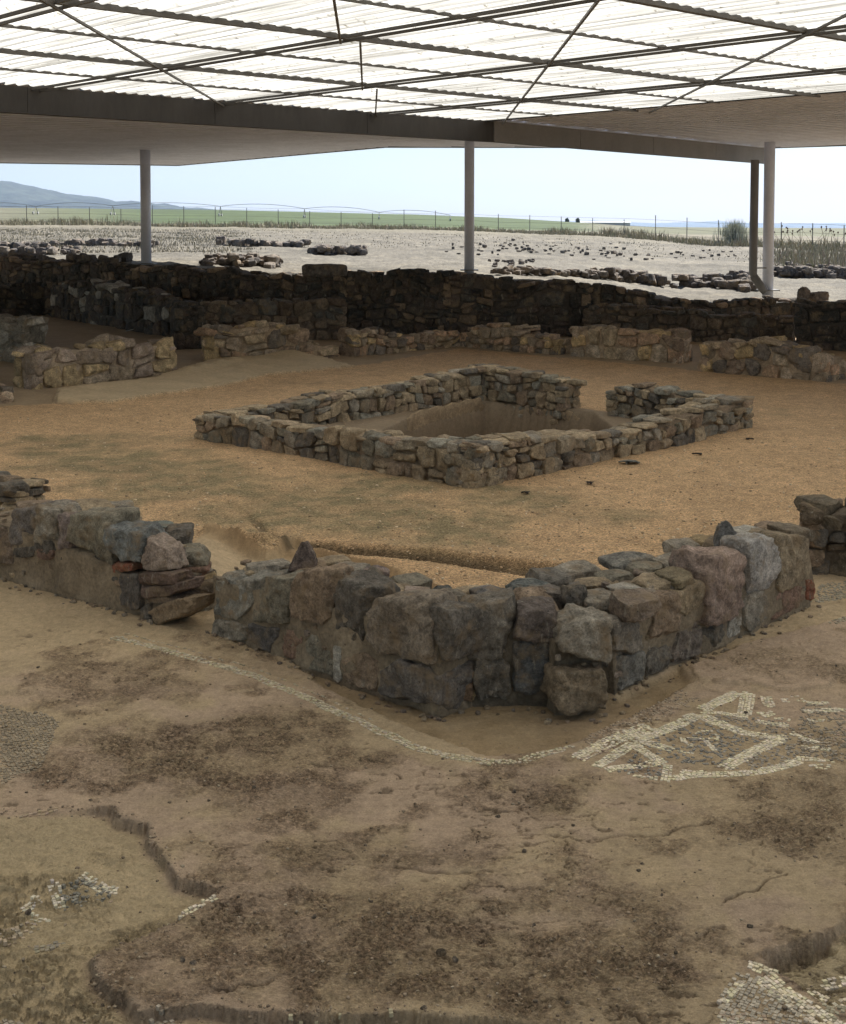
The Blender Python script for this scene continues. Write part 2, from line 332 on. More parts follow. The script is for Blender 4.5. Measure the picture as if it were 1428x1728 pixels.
def height(x, y):
    """ground height and masks at world x, y (1-D arrays)"""
    yy = np.maximum(y, 1.0); u = CX + F*x/yy
    z = fbm(P3(x, y, .35), 3, 1)*.03 + fbm(P3(x, y, 2.2), 3, 2)*.010
    near = y < 50
    # outer ground behind the retaining wall
    dl = np.interp(u, BU, BD) + .3; ze = np.interp(u, BU, BZ) - .10
    zf = np.interp(u, [0, 700, 1200, 1428, 2200], [2.68, 2.05, 1.25, 1.0, .6])
    zs = 2.6 + (378 - np.interp(u, [-900, 0, 400, 700, 850, 1000, 1100, 1428], [350, 352, 356, 363, 368, 377, 384, 387]))/F*450
    o1 = ze + (zf - ze)*sstep(0, 1, (y - dl)/(130 - dl))
    o2 = zf + (zs - zf)*sstep(130, 450, y)
    o3 = zs + (-25 - zs)*sstep(450, 3500, y)
    zo = np.where(y < 130, o1, np.where(y < 450, o2, o3))
    zo = zo + fbm(P3(x, y, .12), 4, 5)*.10*np.clip(1 - (y - 100)/100, 0, 1) + fbm(P3(x, y, 1.3), 4, 6, .6)*.05*(y < 140)
    k = sstep(-.12, .12, y - dl)
    z = z*(1 - k) + zo*k
    wob = fbm(P3(x, y, 6), 3, 8)*.05; wob2 = fbm(P3(x, y, 22), 3, 9)*.012
    masks = {}
    sel = (y < 12)
    def smp(poly, ex=.35):
        """evaluate signed distance only near the polygon"""
        lo, hi = poly.min(0) - ex, poly.max(0) + ex
        i = np.nonzero((x > lo[0]) & (x < hi[0]) & (y > lo[1]) & (y < hi[1]))[0]
        d = np.full(x.shape, -1.0)
        if len(i): d[i] = sdpoly(x[i], y[i], poly)
        return d
    low = smp(LOWL); masks['low'] = low; lw_ = np.maximum(sstep(-1.6, -1.38, x), sstep(5.5, 5.2, y)); masks['lw'] = lw_; cb = np.zeros_like(x); i_ = np.nonzero(y < 12)[0]; cb[i_] = fbm(P3(x[i_], y[i_], 45), 3, 91, .7)*.012
    q = low + wob*.35 + wob2*1.2 + cb; z -= .042*sstep(-.006, .012, q)*(.15 + .85*lw_)
    lr = smp(LOWR); q = lr + wob2; z -= .04*sstep(-.006, .02, q); masks['lowr'] = lr
    lt = smp(LOWT); q = lt + wob2; z -= .02*sstep(-.006, .02, q)
    gg = smp(GOUGE); z -= .04*sstep(-.012, .02, gg + wob2*1.5 + cb); masks['gouge'] = sstep(-.01, .02, gg + wob2)
    st = smp(STRIP); q = st + wob*.3 + wob2*.6; z -= .035*sstep(-.01, .05, q); masks['strip'] = st
    pr = smp(PATCHR); q = pr + wob*.3 + wob2; z += .018*sstep(-.006, .012, q); masks['patch'] = pr
    dk = np.zeros_like(x)
    for pl_, wt in zip(DARKS, DARKW):
        d = smp(pl_, .6); dk = np.maximum(dk, wt*sstep(-.16, .12, d + fbm(P3(x, y, 3.2), 4, 21)*.22))
    spots = sstep(.25, .55, fbm(P3(x, y, 1.7), 5, 33, .6))*(y < 8.2)*(low < 0)*(st < 0)*.7
    dk = np.maximum(dk, spots); dk[~sel] = 0; dk *= .45 + .55*sstep(-.35, .35, fbm(P3(x, y, 4.3), 4, 25, .65))
    masks['dark'] = dk
    i = np.nonzero(y < 12.5)[0]
    cr_ = np.zeros_like(x); fl = np.zeros_like(x)
    n1 = fbm(P3(x[i], y[i], 24), 4, 41, .6); n2 = fbm(P3(x[i], y[i], 70), 3, 43)
    cr_[i] = dk[i]*(np.minimum(np.abs(n1), .5)*.022 + n2*.006 - .006)
    # flaking cracks in the smooth crust
    n3 = fbm(P3(x[i] + .3*y[i], y[i]*2.2, 2.4), 4, 51, .55)
    cm = sstep(.05, .4, fbm(P3(x[i], y[i], 1.1), 2, 57))
    crk = np.exp(-(n3/.026)**2)*cm*(y[i] < 7.2)*(low[i] < -.03)*(st[i] < 0)
    fl[i] = crk; cr_[i] += n2*.0022 - crk*.012 + fbm(P3(x[i]*.8, y[i]*1.6, 9), 3, 59)*.006
    pit = sstep(.50, .66, fbm(P3(x[i]*.75, y[i]*1.7, 12), 4, 131, .6))*sstep(-.1, .35, fbm(P3(x[i], y[i], 1.3), 3, 133))*(y[i] < 9)*(low[i] < -.03)*(st[i] < -.02)
    cr_[i] -= pit*.008; fl[i] = np.maximum(fl[i], pit*.9); xw = x[i] + fbm(P3(x[i], y[i], 9), 3, 141)*.03; yw = y[i] + fbm(P3(x[i], y[i], 9), 3, 143)*.03
    for cp_ in CRACKS:
        k_ = np.nonzero((xw > cp_[:, 0].min() - .1) & (xw < cp_[:, 0].max() + .1) & (yw > cp_[:, 1].min() - .1) & (yw < cp_[:, 1].max() + .1))[0]
        if not len(k_): continue
        d_ = sdline(xw[k_], yw[k_], cp_)[0]; g_ = np.exp(-(d_/.006)**2)*sstep(-.5, .1, fbm(P3(x[i][k_], y[i][k_], 6), 2, 147)); cr_[k_] -= .014*g_; fl[k_] = np.maximum(fl[k_], g_)
    z += cr_; masks['crack'] = fl
    # crumbly fragments on the lower layer
    lm = sstep(.0, .1, low)*(y < 12); ln = fbm(P3(x, y*1.5, 14), 5, 61, .8); lm2 = lm*sstep(-.1, .3, fbm(P3(x, y, 1.6), 3, 66)); z += lm2*.012*sstep(.15, .3, ln) + lm*.006*ln
    masks['lowchunk'] = lm2*sstep(.1, .35, ln)
    # drain channel and plaster ridges
    d, s, T = sdline(x, y, CHAN); wd = .035 + .05*sstep(.55, 1, s/T) + wob*.25
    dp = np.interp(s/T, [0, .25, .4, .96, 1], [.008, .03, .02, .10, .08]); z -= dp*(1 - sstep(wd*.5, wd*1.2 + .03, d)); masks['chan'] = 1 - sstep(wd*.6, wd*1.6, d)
    nl_ = smp(NLOW, .3); fade = sstep(430, 560, u); z -= .065*sstep(-.015, .012, nl_ + wob2*1.5)*fade
    d, s, T = sdline(x, y, RIDGE); z += (.075 + wob*.55)*np.exp(-(d/.06)**2)*np.clip((T - s)*4, .15, 1); masks['ridge'] = np.exp(-(d/.13)**2)*(s < T*.97)
    na = smp(NAPRON); masks['napron'] = sstep(-.03, .03, na + wob*.4); z -= .10*sstep(-.02, .05, na + wob*.3)*sstep(340, 420, u)*(y > 8.2)
    d, s, T = sdline(x, y, RIDGE2); ap = smp(APRON, 1.0); masks['apron'] = sstep(-.01, .05, ap + wob*1.2)
    z += masks['apron']*(.035 + .05*sstep(.0, 1.3, d))
    for c_, hh, rr in ((G(370, 622), .08, .16), (G(395, 617), .06, .14), (G(345, 627), .07, .14), (G(320, 632), .06, .14), (G(490, 604), .12, .4)):
        z += hh*np.exp(-(((x - c_[0])/rr)**2 + ((y - c_[1])/(rr*1.4))**2))*masks['apron']
    ms_ = np.zeros_like(x)
    for pl_ in MOSS: ms_ = np.maximum(ms_, sstep(-.5, .6, smp(pl_, 1.5) + fbm(P3(x, y, 1.1), 4, 71)*1.1))
    masks['moss'] = ms_*(.55 + .45*sstep(-.3, .3, fbm(P3(x, y, 3.5), 4, 73)))
    pd = smp(POOL, .5); masks['pool'] = pd; z -= .55*sstep(-.08, .03, pd)
    masks['pin'] = smp(np.array([PL, PN, PR, PF]), .2); masks['court'] = smp(COURT, 3.0); masks['outer'] = k; masks['u'] = u
    return z, masks
def H(x, y):
    return float(height(np.array([float(x)]), np.array([float(y)]))[0][0])
def HV(P): return height(P[:, 0].copy(), P[:, 1].copy())[0]
def lerp(a, b_, k): return a + (np.asarray(b_) - a)*k[:, None]

# ---------------------------------------------------------------- ground sheet (split by surface)
vs = np.arange(1860, 441, -1.55)
rows = np.concatenate([[-400, -80, -30, -12, -4, 0, 1.5, 2.6, 3.3], [G(714, v)[1] for v in vs if G(714, v)[1] > 3.6]])
rows = np.concatenate([rows, np.geomspace(rows[-1]*1.012, 12000, 190)])
cc = np.linspace(-1, 1, 800)
oc = np.geomspace(1.02, 1, 1)
ext = np.geomspace(.02, 14, 16)
cols_ = np.concatenate([-(1 + ext[::-1]), cc, 1 + ext])
hw = .345*np.maximum(rows, 3.8) + .35
X = cols_[None, :]*hw[:, None]; Y = np.repeat(rows[:, None], len(cols_), 1)
nr, nc = X.shape; x = X.ravel(); y = Y.ravel()
z, mk = height(x, y)
# albedo
def nn(s, o, sd_): return fbm(P3(x, y, s), o, sd_)
a1 = nn(.8, 4, 101); a2 = nn(5, 4, 102); a3 = nn(30, 3, 103); a3[y > 30] = 0
col = np.tile(np.array([.44, .355, .235]), (len(x), 1))                       # worn mortar
col = lerp(col, (.44, .345, .255), sstep(-.2, .5, a1 + a2*.4))                 # pinkish crust
edge = sstep(7.0, 8.2, y + a1*.6); col = lerp(col, (.50, .40, .26), edge*.8)
col = lerp(col, (.335, .245, .168), mk['dark']*np.clip(.6 + a3*.6, .2, 1)*.9)
col = lerp(col, (.46, .385, .25), sstep(0, .06, mk['low'])*.85)
col = lerp(col, (.33, .27, .17), mk['lowchunk']*.5)
col = lerp(col, (.44, .37, .24), sstep(0, .05, mk['lowr']))
lip_shade = np.exp(-((mk['low'] - .004)/.016)**2)*mk['lw']*.7; col = lerp(col, (.15, .135, .115), lip_shade*.6)  # dark rim along the broken edge: its shadow put into the colour
col = lerp(col, (.15, .115, .08), mk['crack']*.75); col = lerp(col, (.20, .17, .13), mk['gouge']*.5)  # gouge darkened: the crust edge's shadow painted into the floor colour
col = lerp(col, (.32, .245, .145), sstep(-.01, .05, mk['strip'])*(.75 + .25*np.clip(a2, -1, 1)))
col = lerp(col, (.46, .36, .265), sstep(0, .03, mk['patch'])*(1 - mk['dark']))
grav = np.array([.56, .37, .20])*(1 + .12*a2[:, None]) + 0
inc = sstep(-.05, .05, mk['court'] + a2*.04)*(1 - mk['outer'])
far = sstep(12.5, 18, y)*(1 - mk['outer'])
col = lerp(col, (.38, .285, .18), far)
col = col*(1 - inc[:, None]) + grav*inc[:, None]
col = lerp(col, (.52, .40, .25), mk['napron']*.85)
col = lerp(col, (.47, .32, .175), mk['ridge']*.85)
col = lerp(col, (.27, .215, .115), mk['moss']*inc*.95)
col = lerp(col, (.13, .095, .055), mk['chan']*.85*sstep(395, 450, mk['u']))  # channel band darkened: shade of its step face painted in
col = lerp(col, (.58, .45, .28), mk['apron']*.85)
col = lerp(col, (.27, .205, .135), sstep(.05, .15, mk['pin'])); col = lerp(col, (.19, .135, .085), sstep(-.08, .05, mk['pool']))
# outer dry ground, then the green field beyond the fence, then far plain
og = np.tile(np.array([.150, .134, .105]), (len(x), 1)); og = lerp(og, (.095, .085, .066), sstep(0, .6, nn(.25, 5, 111))*.8); og = lerp(og, (.205, .18, .135), sstep(.1, .5, nn(.9, 5, 118))*.7)
og = lerp(og, (.175, .155, .11), sstep(85, 118, y)); og = lerp(og, (.058, .085, .026), sstep(150, 175, y + 10*a1)*sstep(1060, 940, mk['u'] + 30*a1)*sstep(-200, 330, mk['u']))
og = lerp(og, (.10, .11, .05), sstep(150, 175, y)*sstep(1000, 1100, mk['u'])*.7)
og = lerp(og, (.12, .105, .075), sstep(450, 700, y)); og = lerp(og, (.16, .18, .12), sstep(1500, 4000, y)*sstep(-.2, .3, nn(.002, 3, 7)))
col = col*(1 - mk['outer'][:, None]) + og*mk['outer'][:, None]
nf = ((y < 13) & (mk['court'] < 0))[:, None]; col = col*np.where(nf, np.array([1.10, 1.03, .95]), 1.0)
hf = fbm(P3(x*.8, y*1.5, 55), 3, 121, .7); hf[y > 12] = 0; col = col*(1 + (.10 + .30*mk['dark'])*hf)[:, None]
col = np.clip(col, .02, .9)
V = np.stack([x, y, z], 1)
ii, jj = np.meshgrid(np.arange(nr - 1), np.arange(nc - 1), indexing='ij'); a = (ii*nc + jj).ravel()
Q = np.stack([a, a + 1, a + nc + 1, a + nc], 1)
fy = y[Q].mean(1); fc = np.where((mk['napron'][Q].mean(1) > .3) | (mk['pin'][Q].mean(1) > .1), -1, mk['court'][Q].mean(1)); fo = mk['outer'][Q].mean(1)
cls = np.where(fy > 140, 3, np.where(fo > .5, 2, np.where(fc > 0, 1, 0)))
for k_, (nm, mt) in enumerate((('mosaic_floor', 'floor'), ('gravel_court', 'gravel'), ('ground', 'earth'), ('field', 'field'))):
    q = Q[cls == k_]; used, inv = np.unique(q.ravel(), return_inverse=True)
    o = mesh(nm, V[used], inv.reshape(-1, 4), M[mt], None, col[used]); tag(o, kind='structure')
    if k_ == 0:
        at_ = o.data.attributes.new('Mask', 'FLOAT', 'POINT'); at_.data.foreach_set('value', np.clip(mk['dark']*1.0 + mk['lowchunk']*.1, 0, 1)[used].astype(np.float32))

# ---------------------------------------------------------------- stones
def cube_template(n):
    key = {}; Vt = []; Ft = []
    def vid(p):
        k = tuple(np.round(p, 5))
        if k not in key: key[k] = len(Vt); Vt.append(p)
        return key[k]
    g = np.linspace(-1, 1, n + 1); g = np.sign(g)*np.abs(g)**.85
    for ax in range(3):
        for sg in (-1, 1):
            o1, o2 = [(1, 2), (2, 0), (0, 1)][ax]
            idm = np.zeros((n + 1, n + 1), int)
            for i in range(n + 1):
                for j in range(n + 1):
                    p = np.zeros(3); p[ax] = sg; p[o1] = g[i]; p[o2] = g[j]; idm[i, j] = vid(p)
            for i in range(n):
                for j in range(n):
                    f = [idm[i, j], idm[i + 1, j], idm[i + 1, j + 1], idm[i, j + 1]]
                    Ft.append(f if sg > 0 else f[::-1])
    return np.array(Vt), np.array(Ft)
TPL = {n: cube_template(n) for n in (3, 4, 6, 8, 10, 14, 18)}
def unit_stone(n, k=6.0, cuts=6, cutmin=.80):
    k *= 2.2; cuts += 7; cutmin = min(.95, cutmin + .04)
    Vt, Ft = TPL[n]
    q = Vt/((np.abs(Vt)**k).sum(1)**(1/k))[:, None]
    for _ in range(cuts):
        nn_ = rng.normal(size=3); nn_ /= np.linalg.norm(nn_)
        sup = (np.abs(nn_)).sum(); d = sup*rng.uniform(cutmin*.72, cutmin)
        q = q - nn_*np.maximum(0, q @ nn_ - d)[:, None]
    return q, Ft
GREY = (.32, .28, .22); GREEN = (.26, .23, .17); BROWN = (.30, .22, .15); RED = (.28, .18, .13); OCH = (.42, .31, .17)
SLATE = (.20, .175, .14); DARK = (.155, .135, .11); PINK = (.36, .28, .22); PALE = (.42, .385, .32); BRICK = (.32, .13, .08); TAN = (.40, .31, .20)
PAL = [GREY, GREEN, BROWN, BROWN, RED, OCH, SLATE, DARK, PINK, GREY, TAN]
PAL_WARM = [BROWN, BROWN, TAN, OCH, TAN, GREY, PINK, RED, DARK]
def pick(pal): c = np.array(pal[rng.integers(len(pal))]); return c*rng.uniform(.8, 1.2)
class Stones:
    def __init__(s): s.mb = MB(); s.dirs = []; s.amps = []; s.frq = []
    def put(s, q, Ft, P, ctr, col, amp, frq):
        s.mb.add(P, Ft, np.clip(col, 0, 1)); dv = P - ctr; dv /= (np.linalg.norm(dv, axis=1)[:, None] + 1e-9)
        s.dirs.append(dv); s.amps.append(np.full(len(P), amp)); s.frq.append(np.full(len(P), frq))
    def quad(s, O, e, n_, quad, depth, col, nsub=6, off=0.0, k=6, cuts=5, gap=.004, cutmin=.82):
        """stone filling a quad (s,z) x4 (TL,TR,BR,BL) of a wall face"""
        q, Ft = unit_stone(nsub, k, cuts, cutmin)
        quad = np.array(quad, float); c = quad.mean(0)
        vv = quad - c; ln = np.linalg.norm(vv, axis=1)[:, None]; quad = c + vv*(1 - gap/ln)
        a = (q[:, 0] + 1)/2; b_ = (1 - q[:, 2])/2
        S = quad[0]*((1 - a)*(1 - b_))[:, None] + quad[1]*(a*(1 - b_))[:, None] + quad[2]*(a*b_)[:, None] + quad[3]*((1 - a)*b_)[:, None]
        dp = (q[:, 1] + 1)/2*depth - off
        P = O[None, :] + e[None, :]*S[:, :1] + np.array([[0, 0, 1.]])*S[:, 1:2] - n_[None, :]*dp[:, None]
        sz = min(np.ptp(quad[:, 0]), np.ptp(quad[:, 1]), depth)
        ctr = O + e*c[0] + np.array([0, 0, c[1]]) - n_*(depth/2 - off)
        s.put(q, Ft, P, ctr, col, sz*.11, 1/max(sz, .05)*.9)
    def boulder(s, c, size, col, rot=0, tilt=0, nsub=6, k=4, cuts=7, cutmin=.8, roll=0):
        q, Ft = unit_stone(nsub, k, cuts, cutmin); q = q*np.array(size)/2
        cr_, sr_ = math.cos(roll), math.sin(roll); q = q @ np.array([[cr_, 0, -sr_], [0, 1, 0], [sr_, 0, cr_]])
        ct, st_ = math.cos(tilt), math.sin(tilt); q = q @ np.array([[1, 0, 0], [0, ct, st_], [0, -st_, ct]])
        ca, sa = math.cos(rot), math.sin(rot); q = q @ np.array([[ca, sa, 0], [-sa, ca, 0], [0, 0, 1]])
        sz = min(size); s.put(q, Ft, q + c, np.array(c, float), col, sz*.12, 1/max(sz, .05)*.9)
    def build(s, name, mat, parent=None, loc=None):
        V = np.concatenate(s.mb.V); dv = np.concatenate(s.dirs); am = np.concatenate(s.amps); fr = np.concatenate(s.frq)
        r1 = fbm(V*fr[:, None], 3, 7); r2 = np.abs(fbm(V*fr[:, None]*2.6 + 9, 2, 9)); r3 = fbm(V*fr[:, None]*7, 2, 19)
        V = V + dv*(am*(r1*.75 - r2*.9 + r3*.34 + .15))[:, None]
        s.mb.V = [V]
        o = s.mb.build(name, mat, parent, smooth=True, loc=loc); o.data.set_sharp_from_angle(angle=R(28)); return o

def core(parent, P0, P1, n_, T, prof, col, name='mortar_core', inset=.03, res=.06, z0=-.05, mat='mortar'):
    """rough rubble-and-mortar body of a wall: P0->P1 front base line, n_ outward normal, prof(t)->height"""
    L_ = np.linalg.norm(P1 - P0); e = (P1 - P0)/L_; e3 = np.array([e[0], e[1], 0]); n3 = np.array([n_[0], n_[1], 0])
    ns = max(4, int(L_/res)); nz = 6; nt = 5
    ss = np.linspace(inset*.7, L_ - inset*.7, ns + 1)
    loop = [(0, k/nz) for k in range(nz)] + [(k/nt, 1) for k in range(nt)] + [(1, 1 - k/nz) for k in range(nz + 1)]
    V = []; m_ = len(loop)
    for s_ in ss:
        hgt = prof(s_/L_)
        for (tt, zz) in loop:
            V.append(np.array([*P0, 0]) + e3*s_ - n3*(inset + tt*(T - 2*inset)) + np.array([0, 0, z0 + zz*(hgt - z0)]))
    V = np.array(V); Fq = []
    for i in range(ns):
        for j in range(m_ - 1):
            a = i*m_ + j; Fq.append([a, a + m_, a + m_ + 1, a + 1])
    V = V + fbm(V*5, 3, 12)[:, None]*(-n3*.03 + np.array([0, 0, .03])) + fbm(V*16, 3, 13)[:, None]*(n3*.012 + np.array([0, 0, .015]))
    # end caps
    base = len(V); caps = []
    tris = []
    for i in (0, ns):
        ring = list(range(i*m_, (i + 1)*m_)); c = V[ring].mean(0); V = np.vstack([V, c]); ci = len(V) - 1
        for j in range(m_): 
            f = [ci, ring[j], ring[(j + 1) % m_]]; tris.append(f if i == 0 else f[::-1])
    cN = np.clip(np.array(col)[None, :]*(1 + .25*fbm(V*4, 3, 15))[:, None], .02, .9)
    return mesh(name, V, [np.array(Fq), np.array(tris)], M[mat], parent, cN, True)

def prof_fn(hs):
    hs = np.array(hs, float); tt = np.linspace(0, 1, len(hs)) if hs.ndim == 1 else hs[:, 0]; vv = hs if hs.ndim == 1 else hs[:, 1]
    return lambda t: float(np.interp(t, tt, vv))
def coursed(St, P0, P1, n_, prof, T, ch=(.10, .20), lw=(1.0, 2.0), pal=PAL, nsub=6, depth=None, off=.02, gap=.006, zb=-.04, jit=.18, skip=.0, tall=0, k=6):
    L_ = np.linalg.norm(P1 - P0); e = (P1 - P0)/L_; O = np.array([*P0, 0.]); e3 = np.array([*e, 0]); n3 = np.array([*n_, 0])
    hm = max(prof(t_) for t_ in np.linspace(0, 1, 30)); z = zb; ph = rng.uniform(0, 50); course = 0
    warp = lambda s_, z_: z_ + (fbm(np.array([[s_*1.1 + ph, z_*1.5, 3.]]), 2, 3)[0]*ch[1]*.45 if z_ > 0 else 0)
    while z < hm:
        h = rng.uniform(*ch); s_ = -rng.uniform(0, .5)*h
        if course == 1 and tall: h *= tall
        while s_ < L_:
            w_ = h*rng.uniform(*lw); s1 = min(s_ + w_, L_ + .03)
            if L_ - s1 < h*.45: s1 = L_ + rng.uniform(-.03, .03)
            s0 = max(s_, -.02); mid = np.clip((s0 + s1)/2/L_, 0, 1); pt = prof(mid)
            if s1 - s0 > .03 and z < pt - h*.35 and rng.random() > skip:
                zt = min(z + h, pt + rng.uniform(-.02, .03)) if z + h > pt - .03 else z + h
                j = lambda a: rng.uniform(-jit, jit)*h*.5*a
                qd = [(s0 + j(1), warp(s0, zt) + j(.5)), (s1 + j(1), warp(s1, zt) + j(.5)), (s1 + j(1), warp(s1, z)), (s0 + j(1), warp(s0, z))]
                dpt = (depth or T*.55)*rng.uniform(.85, 1.05)
                if rng.random() < .22 and h > ch[0]*1.2:          # split into two thin stones
                    f = rng.uniform(.35, .65); zm = z + (zt - z)*f; c_ = pick(pal)
                    St.quad(O, e3, n3, [qd[0], qd[1], (s1, warp(s1, zm)), (s0, warp(s0, zm))], dpt, pick(pal), nsub, off + rng.uniform(-.02, .015), gap=gap, k=k)
                    St.quad(O, e3, n3, [(s0, warp(s0, zm)), (s1, warp(s1, zm)), qd[2], qd[3]], dpt, c_, nsub, off + rng.uniform(-.02, .015), gap=gap, k=k)
                else:
                    St.quad(O, e3, n3, qd, dpt, pick(pal), nsub, off + rng.uniform(-.025, .02), gap=gap, k=k)
            s_ = s1 if s1 > s_ else s_ + .05
        z += h*.97; course += 1

def norm_out(P0, P1):
    e = (P1 - P0)/np.linalg.norm(P1 - P0); n_ = np.array([e[1], -e[0]])
    if n_ @ (-(P0 + P1)/2) < 0: n_ = -n_
    return n_
def rubble_wall(name, label, segs, T=.5, cat='stone wall', pal=PAL, ch=(.12, .22), lw=(1, 1.9), nsub=4, mcol=(.27, .21, .145), mat='stone_far', group=None, two=True, top=True, base=0.0, tall=0):
    """segs: list of (P0, P1, heights, [normal])"""
    ctr = np.mean([np.array(s_[0])[:2] for s_ in segs] + [np.array(s_[1])[:2] for s_ in segs], axis=0)
    t_ = thing(name, label, cat, (ctr[0], ctr[1], base), group)
    St = Stones()
    for sg in segs:
        P0, P1 = np.array(sg[0], float)[:2], np.array(sg[1], float)[:2]; hs = prof_fn(np.array(sg[2], float))
        n_ = np.array(sg[3]) if len(sg) > 3 else norm_out(P0, P1)
        zz = base
        coursed(St, P0, P1, n_, hs, T, ch, lw, pal, nsub, zb=zz - .04, tall=tall)
        if two: coursed(St, P1 - n_*T, P0 - n_*T, -n_, lambda t: hs(1 - t), T, ch, lw, pal, nsub, zb=zz - .04 + max(0, (min(hs(0), hs(1)) - zz)*.3))
        for A_, B_, nn_ in ((P0, P0 - n_*T, None), (P1, P1 - n_*T, None)):      # ends
            e = (P1 - P0)/np.linalg.norm(P1 - P0); nn2 = -e if A_ is P0 else e
            hh = hs(0) if A_ is P0 else hs(1)
            coursed(St, np.array(A_), np.array(B_), nn2, lambda t: hh, .3, ch, lw, pal, nsub, depth=.2, zb=zz - .04)
        if top:
            L_ = np.linalg.norm(P1 - P0); e = (P1 - P0)/L_
            for _ in range(int(L_*T*(3.4/ch[1]))):
                s_ = rng.uniform(0, L_); d_ = rng.uniform(.1, .9)*T; hh = hs(s_/L_)
                sz = rng.uniform(.09, .15 + ch[1]*.55); p = P0 + e*s_ - n_*d_
                St.boulder(np.array([p[0], p[1], hh - sz*.12]), (sz*1.2, sz, sz*.5), pick(pal), rng.uniform(0, 6), rng.uniform(-.2, .2), max(3, nsub - (2 if nsub > 4 else 0)))
        core(t_, P0, P1, n_, T, lambda t: hs(t) - .06, tuple(np.array(pal).mean(0)*.95), inset=.055, z0=zz - .08)
    # one core mesh per wall: join extra ones
    cores = [c for c in t_.children if c.name.startswith('mortar_core')]
    if len(cores) > 1: join(cores)
    St.build('masonry', M[mat], t_)
    return t_
def join(objs):
    Vs, Qs, Ts, Cs = [], [], [], []; n = 0
    for o in objs:
        me = o.data; v = np.zeros(len(me.vertices)*3, np.float32); me.vertices.foreach_get('co', v); v = v.reshape(-1, 3)
        for p in me.polygons:
            (Qs if p.loop_total == 4 else Ts).append([i + n for i in p.vertices])
        c = np.zeros(len(v)*4, np.float32); me.color_attributes['Col'].data.foreach_get('color', c); Cs.append(c.reshape(-1, 4)[:, :3])
        Vs.append(v); n += len(v)
    par = objs[0].parent; mt = objs[0].data.materials[0]; nm = 'mortar_core'
    for o in objs: 
        me = o.data; bpy.data.objects.remove(o); bpy.data.meshes.remove(me)
    loc = np.array(par.location)
    mesh(nm, np.concatenate(Vs) + loc, [np.array(Qs), np.array(Ts)], mt, par, np.concatenate(Cs), True)

#---WALLS---
# ---------------------------------------------------------------- foreground L-shaped wall, stone by stone
def face(A, B):
    A, B = A[:2], B[:2]; n_ = norm_out(A, B); e = (B - A)/np.linalg.norm(B - A); return A, B, e, n_
def px_on_face(u, v, A, e, n_):
    d = ray(u, v); t_ = (A @ n_)/(d[0]*n_[0] + d[1]*n_[1]); p = np.array([d[0]*t_, d[1]*t_, CAMZ + d[2]*t_])
    return ((p[:2] - A) @ e, p[2])
def hand(St, fc, items, depth=.25, nsub=18, off=.02):
    A, B, e, n_ = fc
    for it in items:
        q = [px_on_face(u, v, A, e, n_) for u, v in it[0]]; dp = it[2] if len(it) > 2 else depth; of = it[3] if len(it) > 3 else off
        St.quad(np.array([*A, 0.]), np.array([*e, 0]), np.array([*n_, 0]), q, dp, np.array(it[1]), nsub, of + rng.uniform(-.008, .008), k=7, cuts=4, gap=.001, cutmin=.88)
F1 = face(G(357, 1072), G(742, 1205)); F2 = face(G(742, 1186), G(934, 1184)); F3 = face(G(932, 1203), G(1034, 1192)); F4 = face(G(1034, 1170), G(1368, 1026))
wl = thing('rubble_wall', 'big angled corner of rubble wall with large upright stones beside the triangle mosaic', 'stone wall', (*G(850, 1150)[:2], 0))
St = Stones()
hand(St, F1, [
 ([(362, 968), (428, 978), (423, 1052), (359, 1042)], (.28, .26, .215), .42), ([(430, 976), (495, 980), (487, 1058), (424, 1052)], GREEN, .3),
 ([(497, 962), (566, 960), (558, 1066), (488, 1058)], BROWN, .26), ([(566, 972), (634, 996), (614, 1102), (560, 1060)], DARK, .3),
 ([(633, 1006), (736, 1014), (742, 1122), (622, 1098)], (.27, .22, .165), .34, .05), ([(722, 1016), (778, 1040), (760, 1120), (742, 1115)], DARK, .3),
 ([(357, 1042), (421, 1053), (418, 1086), (357, 1072)], GREY, .3), ([(420, 1052), (472, 1060), (469, 1104), (419, 1090)], (.15, .135, .12), .25),
 ([(472, 1060), (519, 1070), (516, 1122), (470, 1104)], RED, .25), ([(520, 1066), (566, 1080), (566, 1146), (518, 1126)], GREEN, .25),
 ([(567, 1088), (579, 1092), (579, 1152), (567, 1146)], PALE, .1), ([(580, 1096), (650, 1102), (646, 1176), (580, 1150)], BROWN, .28),
 ([(648, 1108), (752, 1122), (744, 1210), (645, 1180)], (.19, .165, .14), .34, .04)])
hand(St, F2, [
 ([(752, 1118), (800, 1120), (800, 1182), (752, 1184)], (.24, .16, .10), .2), ([(782, 1022), (872, 1008), (868, 1112), (784, 1118)], SLATE, .34, .03),
 ([(800, 1112), (862, 1112), (864, 1182), (802, 1184)], SLATE, .22), ([(864, 1086), (936, 1084), (936, 1182), (866, 1184)], (.11, .11, .105), .25),
 ([(874, 1024), (944, 1030), (940, 1092), (868, 1088)], (.16, .13, .11), .3), ([(742, 1030), (786, 1026), (786, 1120), (745, 1122)], (.10, .095, .09), .3)])
hand(St, F3, [
 ([(932, 1130), (1030, 1122), (1028, 1194), (931, 1204)], (.27, .21, .14), .30, .05), ([(972, 1040), (1034, 1042), (1032, 1122), (936, 1098)], GREY, .30, .02)])
